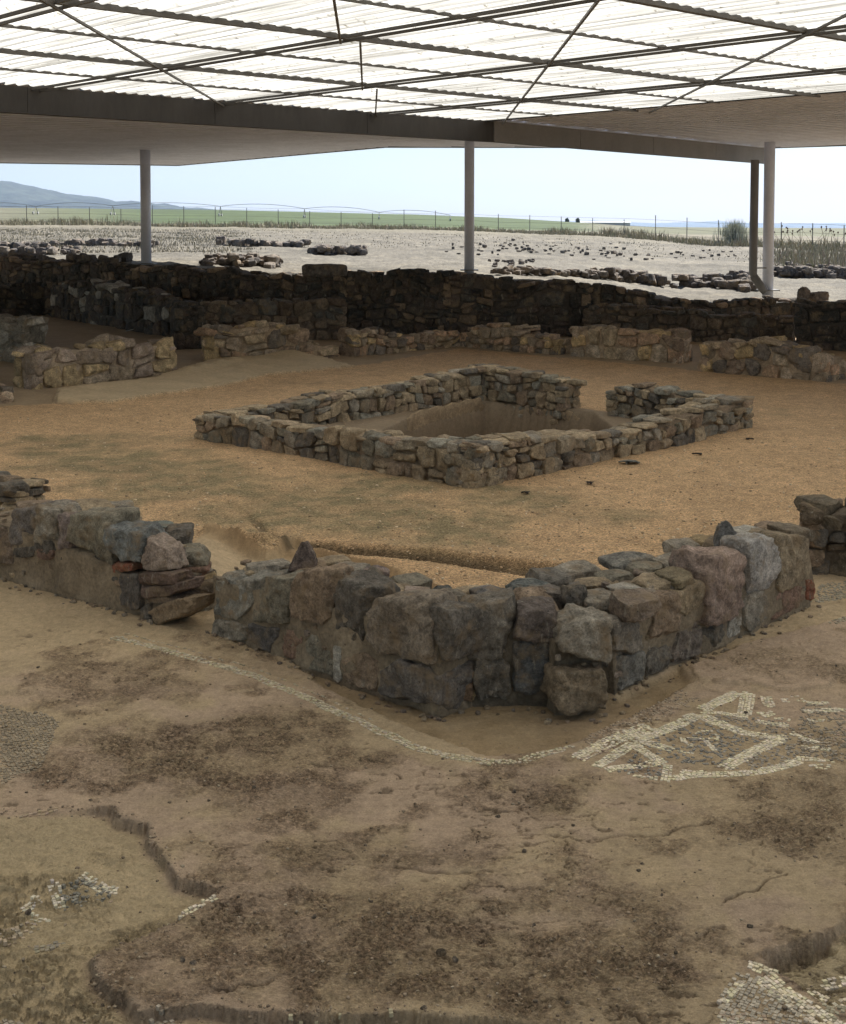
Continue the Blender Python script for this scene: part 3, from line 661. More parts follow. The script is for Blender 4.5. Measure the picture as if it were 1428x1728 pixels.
hand(St, F4, [
 ([(1034, 1046), (1094, 1028), (1087, 1097), (1034, 1114)], (.29, .25, .2)), ([(1034, 1112), (1088, 1096), (1087, 1146), (1034, 1172)], (.21, .195, .165)),
 ([(1088, 1092), (1132, 1074), (1132, 1122), (1087, 1146)], SLATE), ([(1092, 1008), (1142, 996), (1142, 1066), (1092, 1082)], BROWN, .28, .03),
 ([(1142, 996), (1186, 980), (1186, 1048), (1142, 1058)], TAN, .28), ([(1132, 1070), (1186, 1054), (1186, 1100), (1132, 1124)], (.27, .22, .175)),
 ([(1184, 938), (1248, 930), (1248, 1032), (1184, 1054)], (.36, .265, .21), .3, .05), ([(1186, 1056), (1223, 1044), (1223, 1084), (1186, 1100)], SLATE),
 ([(1224, 1044), (1253, 1032), (1253, 1066), (1224, 1082)], PALE), ([(1252, 912), (1312, 902), (1304, 996), (1258, 1006)], (.46, .43, .39), .24, .06),
 ([(1253, 1004), (1299, 992), (1299, 1056), (1253, 1072)], GREY), ([(1311, 902), (1366, 904), (1362, 980), (1310, 1002)], (.34, .27, .18), .3, .02),
 ([(1300, 1002), (1358, 980), (1357, 1032), (1300, 1054)], RED), ([(1358, 978), (1371, 972), (1371, 1020), (1358, 1030)], BRICK, .3)])
def chink(St, fc, hmax, n, pal):
    A, B, e, n_ = fc; L_ = np.linalg.norm(B - A)
    for _ in range(n):
        p = A + e*rng.uniform(.02, L_ - .02) + n_*rng.uniform(-.035, -.008); sz = rng.uniform(.015, .045)
        St.boulder(np.array([p[0], p[1], rng.uniform(.02, hmax)]), (sz*rng.uniform(.9, 1.8), sz, sz*rng.uniform(.6, 1.2)), pick(pal), math.atan2(e[1], e[0]) + rng.uniform(-.3, .3), 0, 4)
    for _ in range(n):                         # crumbs along the foot and over the top
        p = A + e*rng.uniform(-.05, L_ + .05) + n_*abs(rng.normal())*.05; sz = rng.uniform(.008, .03)
        St.boulder(np.array([p[0], p[1], H(p[0], p[1]) + sz*.2]), (sz*1.3, sz, sz*.7), pick(pal), rng.uniform(0, 6), 0, 3)
        p = A + e*rng.uniform(0, L_) - n_*rng.uniform(.08, .4); sz = rng.uniform(.015, .07)
        St.boulder(np.array([p[0], p[1], hmax + rng.uniform(-.01, .04)]), (sz*1.5, sz, sz*.6), pick(pal), rng.uniform(0, 6), rng.uniform(-.3, .3), 4)
def tops(St, lst, nsub=10):
    """stones lying on a wall top: (u, v, z, width px, depth m, height m, colour, rot, tilt)"""
    for (u, v, z_, wpx, dm, hm, c_, ro, ti) in lst:
        p = G(u, v, z_); wm = wpx/F*p[1]; St.boulder(p, (wm, dm, hm), np.array(c_), ro, ti, nsub, k=4, cuts=8, cutmin=.82)
tops(St, [(455, 962, .41, 75, .2, .10, GREY, .3, .05), (520, 962, .42, 60, .2, .1, BROWN, .2, 0), (590, 968, .43, 75, .22, .09, GREY, -.4, .1), (560, 952, .40, 60, .18, .08, TAN, .3, 0),
 (632, 984, .42, 42, .12, .06, GREY, .2, 0), (660, 1000, .45, 60, .2, .08, TAN, .5, .1), (700, 1002, .46, 55, .2, .07, PINK, 0, 0), (720, 1014, .50, 80, .25, .08, GREY, .3, .08),
 (762, 1012, .44, 50, .2, .1, (.2, .17, .13), .3, 0), (795, 1004, .42, 60, .2, .09, TAN, .1, 0), (832, 1010, .44, 60, .25, .10, (.17, .16, .15), .5, .1), (690, 985, .38, 70, .22, .08, GREEN, .5, 0),
 (900, 1030, .42, 80, .3, .14, BROWN, .3, .3), (935, 1010, .44, 60, .22, .14, (.19, .16, .13), .7, .1), (968, 1006, .48, 46, .14, .13, DARK, .2, 0), (930, 978, .42, 80, .22, .1, (.2, .18, .15), .5, .1),
 (975, 965, .42, 90, .2, .09, GREY, .6, .1), (1005, 985, .43, 70, .2, .07, TAN, .2, 0), (1010, 1012, .45, 70, .2, .09, GREY, .3, .1), (1060, 998, .46, 60, .2, .06, PALE, .4, .1), (1040, 975, .45, 60, .2, .06, GREEN, .5, 0),
 (1068, 1018, .46, 80, .25, .12, (.26, .2, .15), .6, .2), (1100, 985, .46, 70, .2, .08, TAN, .7, .1), (1090, 960, .45, 70, .2, .07, GREEN, .6, 0), (1140, 975, .48, 60, .2, .07, (.26, .21, .13), .7, .1),
 (1135, 950, .46, 60, .2, .06, GREY, .7, .1), (1150, 925, .45, 70, .2, .08, GREY, .7, .15), (1180, 948, .5, 50, .2, .08, TAN, .7, .1), (1215, 925, .5, 60, .22, .1, (.28, .22, .15), .7, .1),
 (1190, 915, .46, 50, .2, .08, OCH, .7, 0), (1260, 905, .52, 70, .24, .1, PALE, .7, .1), (1300, 895, .48, 70, .22, .08, BROWN, .7, 0), (1335, 898, .5, 60, .25, .1, (.25, .2, .14), .7, .1)])
for f_, h_, n__ in ((F1, .40, 60), (F2, .42, 14), (F3, .3, 10), (F4, .42, 60)): chink(St, f_, h_, n__, [TAN, BROWN, (.3, .25, .19), (.24, .19, .15)])
# back faces of the two wings
def back_face(St, fc, T, hs, pal=PAL):
    A, B, e, n_ = fc; coursed(St, B - n_*T, A - n_*T, -n_, prof_fn(hs), T, (.12, .2), (1, 1.8), pal, 6)
back_face(St, F1, .45, [.42, .38, .36]); back_face(St, F4, .55, [.42, .4, .38])
core(wl, F1[0], F1[1], F1[3], .45, prof_fn([.37, .38, .40, .42, .46]), (.31, .245, .165), inset=.004)
core(wl, F4[0], F4[1], F4[3], .55, prof_fn([.37, .39, .43, .46, .46]), (.31, .245, .165), inset=.004)
core(wl, F2[0] + F1[3]*0 , F2[1], F2[3], .7, prof_fn([.42, .40, .40]), (.17, .14, .10), inset=.03)
core(wl, F3[0], F3[1], F3[3], .5, prof_fn([.36, .38]), (.22, .175, .12), inset=.06)
join([c for c in wl.children])
St.build('masonry', M['stone'], wl)

# loose stones lying on that wall
def loose(name, label, u, v, z_, wpx, dm, hm, c_, ro, ti, cuts=9, cat='stone', cm=.78, grp=None, nsub=10):
    s_ = Stones(); p = G(u, v, z_); s_.boulder(p, (wpx/F*p[1], dm, hm), np.array(c_), ro, ti, nsub, k=3.2, cuts=cuts, cutmin=cm)
    return tag(s_.build(name, M['stone'], None, loc=p), label, cat, grp)
def pyramid(name, label, u, v, z_, wpx, hm, c_, lean=0):
    p = G(u, v, z_); wm = wpx/F*p[1]; q, Ft = unit_stone(10, 5, 5, .88); tt = (q[:, 2] + 1)/2
    q = q*np.array([wm/2, wm*.42, hm/2]); q[:, :2] *= (1 - .72*tt)[:, None]; q[:, 0] += lean*wm*tt; q[:, 2] += hm/2
    s_ = Stones(); s_.put(q, Ft, q + p, p + np.array([0, 0, hm/2]), np.array(c_), .012, 10)
    return tag(s_.build(name, M['stone'], None, loc=p), label, 'stone')
pyramid('loose_stone', 'pointed dark brown stone standing up on the left arm of the corner wall', 513, 960, .43, 54, .17, (.16, .12, .10), .05)
pyramid('loose_stone', 'pointed striped grey stone standing up on the right arm of the corner wall', 1226, 925, .51, 56, .18, (.19, .18, .165), -.05)
loose('loose_stone', 'flat blue grey stone block at the inner elbow of the corner wall', 892, 996, .46, 76, .2, .12, (.17, .18, .165), .35, .05)
loose('loose_stone', 'long flat grey slab lying on the right arm of the corner wall', 1060, 950, .45, 92, .22, .10, (.25, .235, .2), .5, .08)
loose('loose_stone', 'small dark lump of stone on the wall top right of the rubble mound', 748, 998, .43, 34, .09, .06, (.12, .12, .11), .3, 0)
loose('loose_stone', 'rounded pinkish stone perched on the left arm of the corner wall', 633, 965, .44, 48, .12, .07, (.26, .2, .175), .2, 0)
loose('loose_stone', 'little dark stone at the foot of the pointed brown stone', 485, 960, .42, 30, .09, .06, DARK, .2, 0)

# ---------------------------------------------------------------- left foreground wall
FL = face(G(-60, 957), G(272, 1054))
wl = thing('rubble_wall', 'plastered rubble wall at left edge with ragged stacked stone end', 'stone wall', (*G(130, 1010)[:2], 0))
St = Stones()
hand(St, FL, [
 ([(14, 860), (62, 850), (64, 918), (18, 922)], (.23, .2, .175), .3), ([(62, 852), (94, 862), (96, 926), (62, 920)], GREY, .3), ([(94, 868), (123, 872), (122, 926), (96, 928)], (.28, .22, .19), .25),
 ([(123, 862), (192, 868), (190, 952), (120, 926)], GREEN, .3, .04), ([(184, 884), (240, 892), (242, 950), (186, 946)], (.22, .225, .21), .3, .05), ([(240, 905), (276, 922), (286, 964), (242, 962)], PINK, .2),
 ([(-60, 880), (-20, 886), (-20, 945), (-60, 940)], BROWN, .2), ([(-18, 886), (26, 896), (24, 952), (-18, 946)], (.24, .18, .13), .2, .03), ([(190, 948), (228, 949), (227, 963), (190, 966)], BRICK, .15, .03),
 ([(24, 925), (60, 922), (60, 942), (24, 940)], DARK, .15), ([(64, 924), (92, 928), (90, 945), (64, 942)], RED, .15), ([(60, 906), (90, 915), (88, 935), (60, 930)], DARK, .15),
 ([(242, 962), (303, 966), (300, 984), (243, 986)], (.19, .13, .10), .2, .05), ([(238, 986), (306, 982), (306, 1004), (240, 1008)], (.17, .12, .095), .25, .04), ([(240, 1006), (300, 1004), (298, 1018), (246, 1018)], (.16, .12, .09), .25, .03),
 ([(256, 1020), (334, 1004), (326, 1034), (270, 1056)], (.32, .235, .15), .25, .06), ([(205, 966), (240, 966), (240, 1040), (208, 1030)], (.15, .13, .11), .25), ([(240, 1018), (258, 1018), (262, 1050), (240, 1045)], DARK, .25)])
for (u, v, y_, wpx, hm, c_) in ((292, 940, 8.75, 46, .13, (.13, .10, .085)), (322, 945, 8.8, 62, .16, GREEN), (330, 962, 8.75, 52, .09, (.2, .12, .085)), (335, 985, 8.7, 58, .13, (.14, .11, .08)), (344, 1012, 8.75, 40, .10, GREEN), (300, 905, 9.0, 50, .12, DARK), (312, 1000, 8.9, 50, .16, DARK)):
    p = D(u, v, y_); St.boulder(p, (wpx/F*y_, .3, hm*1.1), np.array(c_), .1, 0, 10, k=6, cuts=5, cutmin=.88)
tops(St, [(155, 858, .44, 70, .3, .07, TAN, .5, .15), (105, 858, .45, 60, .25, .08, (.24, .2, .165), .5, 0), (205, 868, .4, 50, .2, .08, DARK, .3, .1), (190, 856, .38, 70, .2, .07, GREY, .3, 0), (262, 888, .36, 60, .2, .04, (.2, .22, .19), .1, .05),
 (245, 896, .36, 50, .2, .07, TAN, .4, 0), (275, 902, .33, 50, .2, .08, DARK, .4, 0), (215, 880, .4, 50, .2, .07, TAN, .4, 0), (60, 852, .44, 60, .25, .06, BROWN, .4, 0), (292, 914, .33, 40, .2, .1, (.13, .1, .085), .4, 0)])
chink(St, FL, .36, 60, [TAN, BROWN, (.3, .25, .19), DARK])
back_face(St, FL, .45, [.3, .36, .38, .4])
core(wl, FL[0], FL[1], FL[3], .45, prof_fn([.38, .38, .38, .36, .30, .22]), (.31, .24, .16), inset=.0)
St.build('masonry', M['stone'], wl)
P = lambda u, v: G(u, v)[:2]
rubble_wall('rubble_wall', 'low stone stub with brown cap stone cut off by the left edge behind the plastered wall', [(P(-160, 880), P(30, 905), [.42, .42])], .35, pal=[BROWN, DARK, TAN], nsub=6, mat='stone', ch=(.1, .16))
rubble_wall('rubble_wall', 'dark rough wall end cut off by the right edge of the picture', [(P(1352, 968), P(1560, 985), [.48, .50, .6, .6])], .5, pal=[DARK, BROWN, (.16, .13, .09), (.19, .14, .09)], nsub=10, mat='stone', ch=(.14, .28), lw=(.6, 1.1))

# ---------------------------------------------------------------- the pool
pt = thing('stone_pool', 'four sided sunken pool with low dry stone walls in the middle of the gravel', 'pool', (*((PL + PR)/2), 0))
PALP = [GREY, GREEN, BROWN, TAN, (.30, .25, .18), (.38, .29, .19), DARK, (.27, .25, .2), TAN, TAN]
def side(A, B, hs, T=.36, part='wall'):
    St = Stones(); n_ = norm_out(A, B); cen = (PL + PR)/2
    if n_ @ ((A + B)/2 - cen) < 0: n_ = -n_
    hp = prof_fn(hs); L_ = np.linalg.norm(B - A); e = (B - A)/L_
    coursed(St, A, B, n_, hp, T, (.11, .23), (.7, 1.6), PALP, 8, depth=.22, zb=-.05, gap=.003, off=.015)
    coursed(St, B - n_*T, A - n_*T, -n_, lambda t: hp(1 - t), T, (.11, .23), (.7, 1.6), PALP, 6, depth=.2, zb=-.30, gap=.003, off=.015)
    for (Q0, nn2, hh) in ((A, -e, hp(0)), (B, e, hp(1))):
        coursed(St, Q0, Q0 - n_*T, nn2, lambda t: hh, .3, (.08, .14), (1, 1.8), PALP, 6, depth=.2, zb=-.04, gap=.003)
    s_ = .1
    while s_ < L_ - .05:                        # flat cap stones
        w_ = rng.uniform(.16, .38); d0 = 0
        while d0 < T - .05:
            dw = rng.uniform(.15, .3)
            if d0 + dw > T - .08: dw = T - d0 + rng.uniform(0, .03)
            hh = hp((s_ + w_/2)/L_); p = A + e*(s_ + w_/2) - n_*(d0 + dw/2)
            if rng.random() > .13: St.boulder(np.array([p[0], p[1], hh + rng.uniform(-.02, .012)]), (w_*1.04, dw*1.02, rng.uniform(.05, .10)), pick(PALP)*1.12, math.atan2(e[1], e[0]) + rng.uniform(-.15, .15), rng.uniform(-.08, .08), 6, k=5, cuts=7)
            d0 += dw
        s_ += w_*.97
    o = St.build(part, M['stone'], pt)
    core(o, A, B, n_, T, lambda t: hp(t) - .03, (.28, .21, .14), z0=-.35, inset=.05)
    return o
e1 = (PR - PF)/np.linalg.norm(PR - PF)
side(PL, PN, [.27, .27, .27, .31, .31, .34, .33, .38, .40]); side(PN, PR, [.40, .42, .34, .28, .24, .30, .33, .36, .38])
side(PL + (PF - PL)*.03, PF, [.27, .28, .31, .33, .34, .38, .44, .46])
LF = np.linalg.norm(PR - PF)
side(PF, PF + e1*LF*.40, [.47, .45, .44, .36]); side(PF + e1*LF*.56, PR - e1*.1, [.30, .44, .40, .36, .34])
# plaster lining of the basin
cen = (PL + PR)/2; eA = (PN - PL)/np.linalg.norm(PN - PL); eB = (PF - PL)/np.linalg.norm(PF - PL)
lin = []
def sheetwall(pts, hs, z0, thick, name, colr, parent):
    pts = np.array(pts); Vv = []; n = len(pts); nz = 8
    T_ = np.zeros_like(pts); T_[1:-1] = pts[2:] - pts[:-2]; T_[0] = pts[1] - pts[0]; T_[-1] = pts[-1] - pts[-2]
    T_ /= np.linalg.norm(T_, axis=1)[:, None]; Nn = np.stack([T_[:, 1], -T_[:, 0]], 1)
    for i in range(n):
        lo = [(0, k/nz) for k in range(nz + 1)] + [(1, 1 - k/nz) for k in range(nz + 1)]
        for (d_, k) in lo: p = pts[i] + Nn[i]*thick*d_; Vv.append([p[0], p[1], z0 + (hs[i] - z0)*k])
    Vv = np.array(Vv); m_ = 2*(nz + 1); Fq = [[i*m_ + j, (i + 1)*m_ + j, (i + 1)*m_ + (j + 1) % m_, i*m_ + (j + 1) % m_] for i in range(n - 1) for j in range(m_)]
    Vv += fbm(Vv*5, 3, 31)[:, None]*np.array([.008, .008, .010])
    cN = np.array(colr)[None, :]*(1 + .3*fbm(Vv*3, 3, 5))[:, None]
    return mesh(name, Vv, np.array(Fq), M['mortar'], parent, np.clip(cN, .02, 1), True)
Lx, Ly, Lz = (np.interp(tt_, np.arange(len(LP)), LP[:, k]) for k in range(3))
sheetwall(np.stack([Lx, Ly], 1), Lz + .012*np.sin(tt_*9), -.56, -.045, 'plaster_lining', (.38, .28, .175), pt)

# ---------------------------------------------------------------- far side of the court: pillar stumps and room walls
hz = lambda u, v, vt: D(u, vt, G(u, v)[1])[2]
def seg(u0, v0, u1, v1, tops_):
    """front base line from pixel to pixel; tops_ = photo rows of the wall top along it"""
    A, B = P(u0, v0), P(u1, v1); n = len(tops_); hs = []
    for i, vt in enumerate(tops_):
        t_ = i/(n - 1); q = A + (B - A)*t_; hs.append(CAMZ + ray(714, vt)[2]/ray(714, vt)[1]*q[1])
    return (A, B, hs)
WARM2 = [(.58, .42, .22), (.52, .40, .26), (.50, .39, .28), (.36, .26, .18), (.54, .36, .23), (.44, .35, .25), (.24, .2, .16)]
rubble_wall('rubble_wall', 'second stub left of the plaster apron, mauve plastered stones with a yellow block on top', [seg(58, 658, 298, 630, [598, 590, 584, 582, 578, 580, 578])], .55, pal=[(.50, .38, .22), (.45, .36, .26), (.42, .33, .26), (.38, .3, .23)], nsub=8, ch=(.20, .38), lw=(.8, 1.5))
rubble_wall('rubble_wall', 'ochre patched stub above the plaster apron', [seg(346, 612, 520, 606, [558, 551, 549, 551, 556]), seg(520, 608, 572, 602, [572, 580, 592])], .5, pal=WARM2, nsub=8, ch=(.20, .38), lw=(.8, 1.5))
rubble_wall('rubble_wall', 'low right angled wall corner at the far end of the gravel', [seg(596, 602, 776, 585, [562, 560, 566, 562, 560]), seg(776, 585, 944, 599, [560, 548, 550, 566, 572])], .45, pal=WARM2, nsub=6, ch=(.15, .30), lw=(.8, 1.5))
rubble_wall('rubble_wall', 'blocky stub with a squared right end behind the pool', [seg(962, 602, 1146, 614, [556, 554, 558, 560, 563, 566])], .55, pal=WARM2, nsub=8, ch=(.20, .38), lw=(.8, 1.5))
rubble_wall('rubble_wall', 'heap like stub of orange stones at the right of the court', [seg(1181, 626, 1394, 645, [588, 578, 582, 576, 588, 594, 602])], .75, pal=WARM2, nsub=8, ch=(.20, .38), lw=(.8, 1.5))
rubble_wall('rubble_wall', 'tall squared block pair at the left edge', [seg(-120, 600, 40, 612, [540, 540, 540])], .6, pal=[PALE, GREY, (.25, .22, .17)], nsub=6, ch=(.3, .5), lw=(.8, 1.2))
rubble_wall('rubble_wall', 'very low broken stub at the left edge in front of the apron', [seg(-120, 690, 22, 678, [640, 645, 655])], .4, pal=WARM2, nsub=6)
SHADEP = [(.08, .07, .06), (.11, .10, .085), (.095, .08, .065), (.07, .068, .062), (.13, .10, .08)]  # stone darkened below its own tone: deck shade put into the colour
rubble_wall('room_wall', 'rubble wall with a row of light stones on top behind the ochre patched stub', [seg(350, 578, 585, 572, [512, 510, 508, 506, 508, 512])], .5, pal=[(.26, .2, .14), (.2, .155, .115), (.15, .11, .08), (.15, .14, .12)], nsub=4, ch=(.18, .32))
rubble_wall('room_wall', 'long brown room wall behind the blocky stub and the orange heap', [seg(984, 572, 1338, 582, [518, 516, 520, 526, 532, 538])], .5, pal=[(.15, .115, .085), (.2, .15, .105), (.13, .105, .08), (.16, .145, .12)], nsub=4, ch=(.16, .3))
rubble_wall('room_wall', 'dark room wall behind the right angled corner, left of the long brown wall', [seg(812, 562, 968, 566, [512, 508, 506, 512])], .5, pal=SHADEP, nsub=4, ch=(.16, .3))
rubble_wall('room_wall', 'dark low room wall between the row of light stones and the retaining wall', [seg(588, 566, 800, 562, [516, 514, 520, 528])], .5, pal=SHADEP, nsub=4, ch=(.16, .3))
rubble_wall('room_wall', 'dark room wall with pale patches left of the squared pier', [seg(86, 536, 300, 572, [478, 476, 490, 512])], .6, pal=SHADEP + [PALE], nsub=4, ch=(.2, .4))
rubble_wall('stone_pier', 'dark squared pier left of the row of light stones', [seg(300, 590, 348, 588, [520, 520])], .6, pal=SHADEP, nsub=4, ch=(.3, .4), cat='pier')
rubble_wall('room_wall', 'dark stepped wall at the left edge under the roof', [seg(-200, 545, 84, 532, [500, 498, 470])], .6, pal=SHADEP, nsub=4, ch=(.2, .4))
rubble_wall('room_wall', 'dark low room wall at the right edge under the roof', [seg(1340, 590, 1560, 600, [512, 512, 515])], .5, pal=SHADEP, nsub=4, ch=(.2, .35))
# retaining wall around the excavation
segs = []
for i in range(1, len(BACK) - 1):
    (u0, d0, v0), (u1, d1, v1) = BACK[i], BACK[i + 1]
    A, B = D(u0, v0, d0), D(u1, v1, d1); k_ = max(2, int(abs(u1 - u0)/40)); hs = [A[2] + (B[2] - A[2])*t + rng.uniform(-.16, .08) for t in np.linspace(0, 1, k_)]
    hs[0] = A[2]; hs[-1] = B[2]; segs.append((A[:2], B[:2], hs))
rubble_wall('retaining_wall', 'long dark retaining wall of rubble under the roof posts at the back of the dig', segs, .6, pal=SHADEP + [BROWN], nsub=4, ch=(.16, .34), two=False)
loose('block_stone', 'long squared block lying on the retaining wall left of the middle post', 548, 456, 1.56, 76, .4, .28, (.14, .125, .11), 0, 0, cuts=2, cm=.97)
loose('standing_stone', 'upright round topped stone on the retaining wall right of the downpipe', 1355, 498, 1.02, 22, .3, .38, (.2, .17, .15), 0, 0)
loose('standing_stone', 'flat topped stone beside the upright one at the right end of the retaining wall', 1382, 500, 1.0, 30, .3, .22, (.2, .17, .15), 0, 0)

# ---------------------------------------------------------------- mosaics
TT, TF = None, None
def tiles(strokes, fills, name, label, seed=1, size=.015, zo=.0035):
    r = np.random.default_rng(seed); C_, A_, K_ = [], [], []
    for pts, wd, colr, keep in strokes:
        pts = W(pts); nl = max(1, int(round(wd/size)))
        for i in range(len(pts) - 1):
            a, b_ = pts[i], pts[i + 1]; L_ = np.hypot(*(b_ - a)); e = (b_ - a)/L_; nn2 = np.array([-e[1], e[0]])
            for k in range(nl):
                s_ = r.uniform(0, size)
                while s_ < L_ + size*.3:
                    lw_ = size*r.uniform(.8, 1.5)
                    C_.append([*(a + e*(s_ + lw_/2) + nn2*((k - (nl - 1)/2)*size*1.06 + r.normal()*.0008)), lw_*.46]); A_.append(math.atan2(e[1], e[0]) + r.normal()*.06)
                    K_.append((*np.array(colr)*r.uniform(.72, 1.12)*np.array([1, r.uniform(.94, 1.02), r.uniform(.85, 1.05)]), keep)); s_ += lw_*1.06
    for poly, ang, colr, keep in fills:
        poly = W(poly); lo, hi = poly.min(0), poly.max(0); e = np.array([math.cos(ang), math.sin(ang)]); nn2 = np.array([-e[1], e[0]])
        c = (lo + hi)/2; rad = np.hypot(*(hi - lo))/2; st_ = size*1.1; n = int(rad/st_) + 1
        gx, gy = np.meshgrid(np.arange(-n, n + 1)*st_, np.arange(-n, n + 1)*st_); gx = gx.ravel() + r.normal(size=gx.size)*.0012; gy = gy.ravel() + r.normal(size=gy.size)*.0012
        pp = c + gx[:, None]*e + gy[:, None]*nn2; ok = sdpoly(pp[:, 0], pp[:, 1], poly) > 0
        for p in pp[ok]: C_.append([*p, size*.46]); A_.append(ang + r.normal()*.08); K_.append((*np.array(colr)*r.uniform(.7, 1.2), keep))
    C_, A_, K_ = np.array(C_), np.array(A_), np.array(K_)
    loss = fbm(P3(C_[:, 0], C_[:, 1], 7), 3, 77)*.5 + .5
    ok = (r.random(len(C_)) < K_[:, 3]) & (loss < K_[:, 3] + .38); C_, A_, K_ = C_[ok], A_[ok], K_[ok]
    zb = HV(C_) + zo + r.normal(size=len(C_))*.0008
    n = len(C_); hx = C_[:, 2]; hy = size*.46; ca, sa = np.cos(A_), np.sin(A_); tx, ty = r.normal(size=n)*.035, r.normal(size=n)*.035
    Vv = np.zeros((n, 8, 3))
    for k, (sx, sy, up) in enumerate([(-1, -1, 1), (1, -1, 1), (1, 1, 1), (-1, 1, 1), (-1, -1, 0), (1, -1, 0), (1, 1, 0), (-1, 1, 0)]):
        lx, ly = sx*hx*(.93 if up else 1.0), sy*hy*(.93 if up else 1.0)
        Vv[:, k, 0] = C_[:, 0] + lx*ca - ly*sa; Vv[:, k, 1] = C_[:, 1] + lx*sa + ly*ca; Vv[:, k, 2] = zb + (lx*tx + ly*ty if up else -.014)
    f = np.array([[0, 1, 2, 3], [4, 5, 1, 0], [5, 6, 2, 1], [6, 7, 3, 2], [7, 4, 0, 3]])
    Fq = (np.arange(n)*8)[:, None, None] + f[None]
    loc = np.array([C_[:, 0].mean(), C_[:, 1].mean(), 0])
    o = mesh(name, Vv.reshape(-1, 3), Fq.reshape(-1, 4), M['tile'], None, np.repeat(np.clip(K_[:, :3], 0, 1), 8, 0), False, loc=loc)
    return tag(o, label, 'mosaic')
WT = (.74, .66, .49); GT = (.27, .25, .21); BT = (.42, .33, .23)
c5 = lambda L_: [(940 + x_/2.926, 1120 + y_/2.926) for x_, y_ in L_]
c3 = lambda L_: [(714 + x_/2, 1080 + y_/2) for x_, y_ in L_]
c2 = lambda L_: [(x_/2, 1080 + y_/2) for x_, y_ in L_]
tiles([(c5([(715, 225), (890, 142)]), .075, WT, 1), (c5([(900, 140), (935, 145), (915, 260)]), .06, WT, 1), (c5([(710, 225), (925, 256)]), .05, WT, 1), (c5([(968, 148), (950, 245)]), .03, WT, .95),
  (c5([(1030, 160), (1050, 205)]), .06, WT, .9), (c5([(1000, 250), (1055, 240)]), .06, WT, .9), (c5([(980, 275), (1130, 300)]), .045, WT, .85), (c5([(1060, 262), (1140, 275)]), .03, WT, .8),
  (c5([(90, 470), (250, 395), (450, 312)]), .09, WT, .9), (c5([(110, 480), (300, 420)]), .03, BT, .7),
  (c5([(385, 392), (690, 248)]), .075, WT, 1), (c5([(700, 246), (900, 325), (1120, 362)]), .075, WT, 1), (c5([(1110, 362), (830, 515)]), .075, WT, 1), (c5([(385, 385), (560, 425)]), .06, WT, 1), (c5([(560, 425), (665, 440)]), .02, WT, 1),
  (c5([(190, 515), (370, 402)]), .055, WT, 1), (c5([(370, 402), (510, 492)]), .06, WT, 1), (c5([(230, 532), (510, 492)]), .06, WT, 1), (c5([(340, 550), (485, 570)]), .035, WT, .85), (c5([(550, 505), (535, 578)]), .05, WT, 1), (c5([(560, 570), (610, 560), (720, 548)]), .06, WT, 1),
  (c5([(600, 538), (720, 550), (860, 555), (1000, 550), (1100, 525), (1190, 490)]), .06, WT, 1), (c5([(640, 360), (790, 355)]), .02, WT, 1), (c5([(640, 380), (740, 370)]), .02, GT, 1), (c5([(730, 370), (780, 430)]), .03, WT, 1), (c5([(680, 340), (710, 322), (760, 322), (795, 350), (790, 380)]), .02, WT, .9),
  (c5([(620, 365), (625, 385), (660, 400)]), .03, WT, .9), (c5([(1150, 330), (1270, 385)]), .05, WT, .8), (c5([(1190, 325), (1270, 375)]), .03, BT, .8), (c5([(1220, 245), (1440, 228)]), .045, WT, .85), (c5([(1180, 475), (1350, 482)]), .05, WT, .9), (c5([(1200, 410), (1340, 425)]), .05, WT, .7),
  (c5([(1230, 200), (1340, 205)]), .04, WT, .75), (c5([(1110, 160), (1130, 185)]), .04, WT, .75), (c5([(1170, 155), (1215, 190)]), .05, WT, .6), (c5([(1240, 510), (1340, 515)]), .04, WT, .6), (c5([(1230, 275), (1310, 285)]), .03, WT, .6), (c5([(1330, 400), (1440, 330)]), .06, BT, .7)],
 [(c5([(150, 350), (600, 130), (740, 165), (560, 240), (250, 380), (120, 440)]), .62, BT, .45), (c5([(400, 395), (690, 262), (1060, 370), (800, 500), (560, 500)]), .3, GT, .32),
  (c5([(720, 250), (1000, 260), (1180, 300), (1190, 480), (1000, 540), (840, 525), (1120, 370)]), -.4, (.32, .28, .22), .4), (c5([(1200, 200), (1440, 230), (1440, 480), (1180, 460)]), .1, (.30, .255, .19), .4), (c5([(380, 420), (540, 500), (530, 560), (300, 545)]), .3, GT, .3)],
 'floor_mosaic', 'mosaic fragment with cream triangles and a square outline right of the corner wall', 3)
tiles([(c3([(1090, 1070), (1180, 1105)]), .05, WT, .9), (c3([(1140, 1110), (1250, 1200), (1400, 1300)]), .09, WT, .95), (c3([(1310, 1130), (1390, 1190), (1440, 1170)]), .045, WT, .9), (c3([(1340, 1115), (1440, 1100)]), .04, WT, .9),
  (c3([(985, 1255), (1160, 1262)]), .045, BT, .9), (c3([(985, 1275), (1160, 1282)]), .03, WT, .8), (c3([(1000, 1215), (1080, 1140)]), .03, WT, .8)],
 [(c3([(1060, 1110), (1130, 1110), (1360, 1300), (1000, 1300), (1000, 1200)]), -.55, (.44, .38, .29), .85), (c3([(1340, 1200), (1440, 1200), (1440, 1300), (1400, 1300)]), -.5, (.36, .32, .22), .6)],
 'floor_mosaic', 'mosaic fragment in the bottom right corner of the picture', 4)
tiles([(c2([(170, 790), (190, 830), (200, 870)]), .05, (.62, .57, .45), .95), (c2([(265, 770), (300, 790), (350, 815), (390, 815)]), .06, (.62, .57, .45), .85), ],
 [(c2([(190, 820), (260, 780), (390, 820), (330, 860), (200, 880)]), -.3, (.22, .205, .165), .5)],
 'floor_mosaic', 'small curved scrap of mosaic in the left hollow', 5)
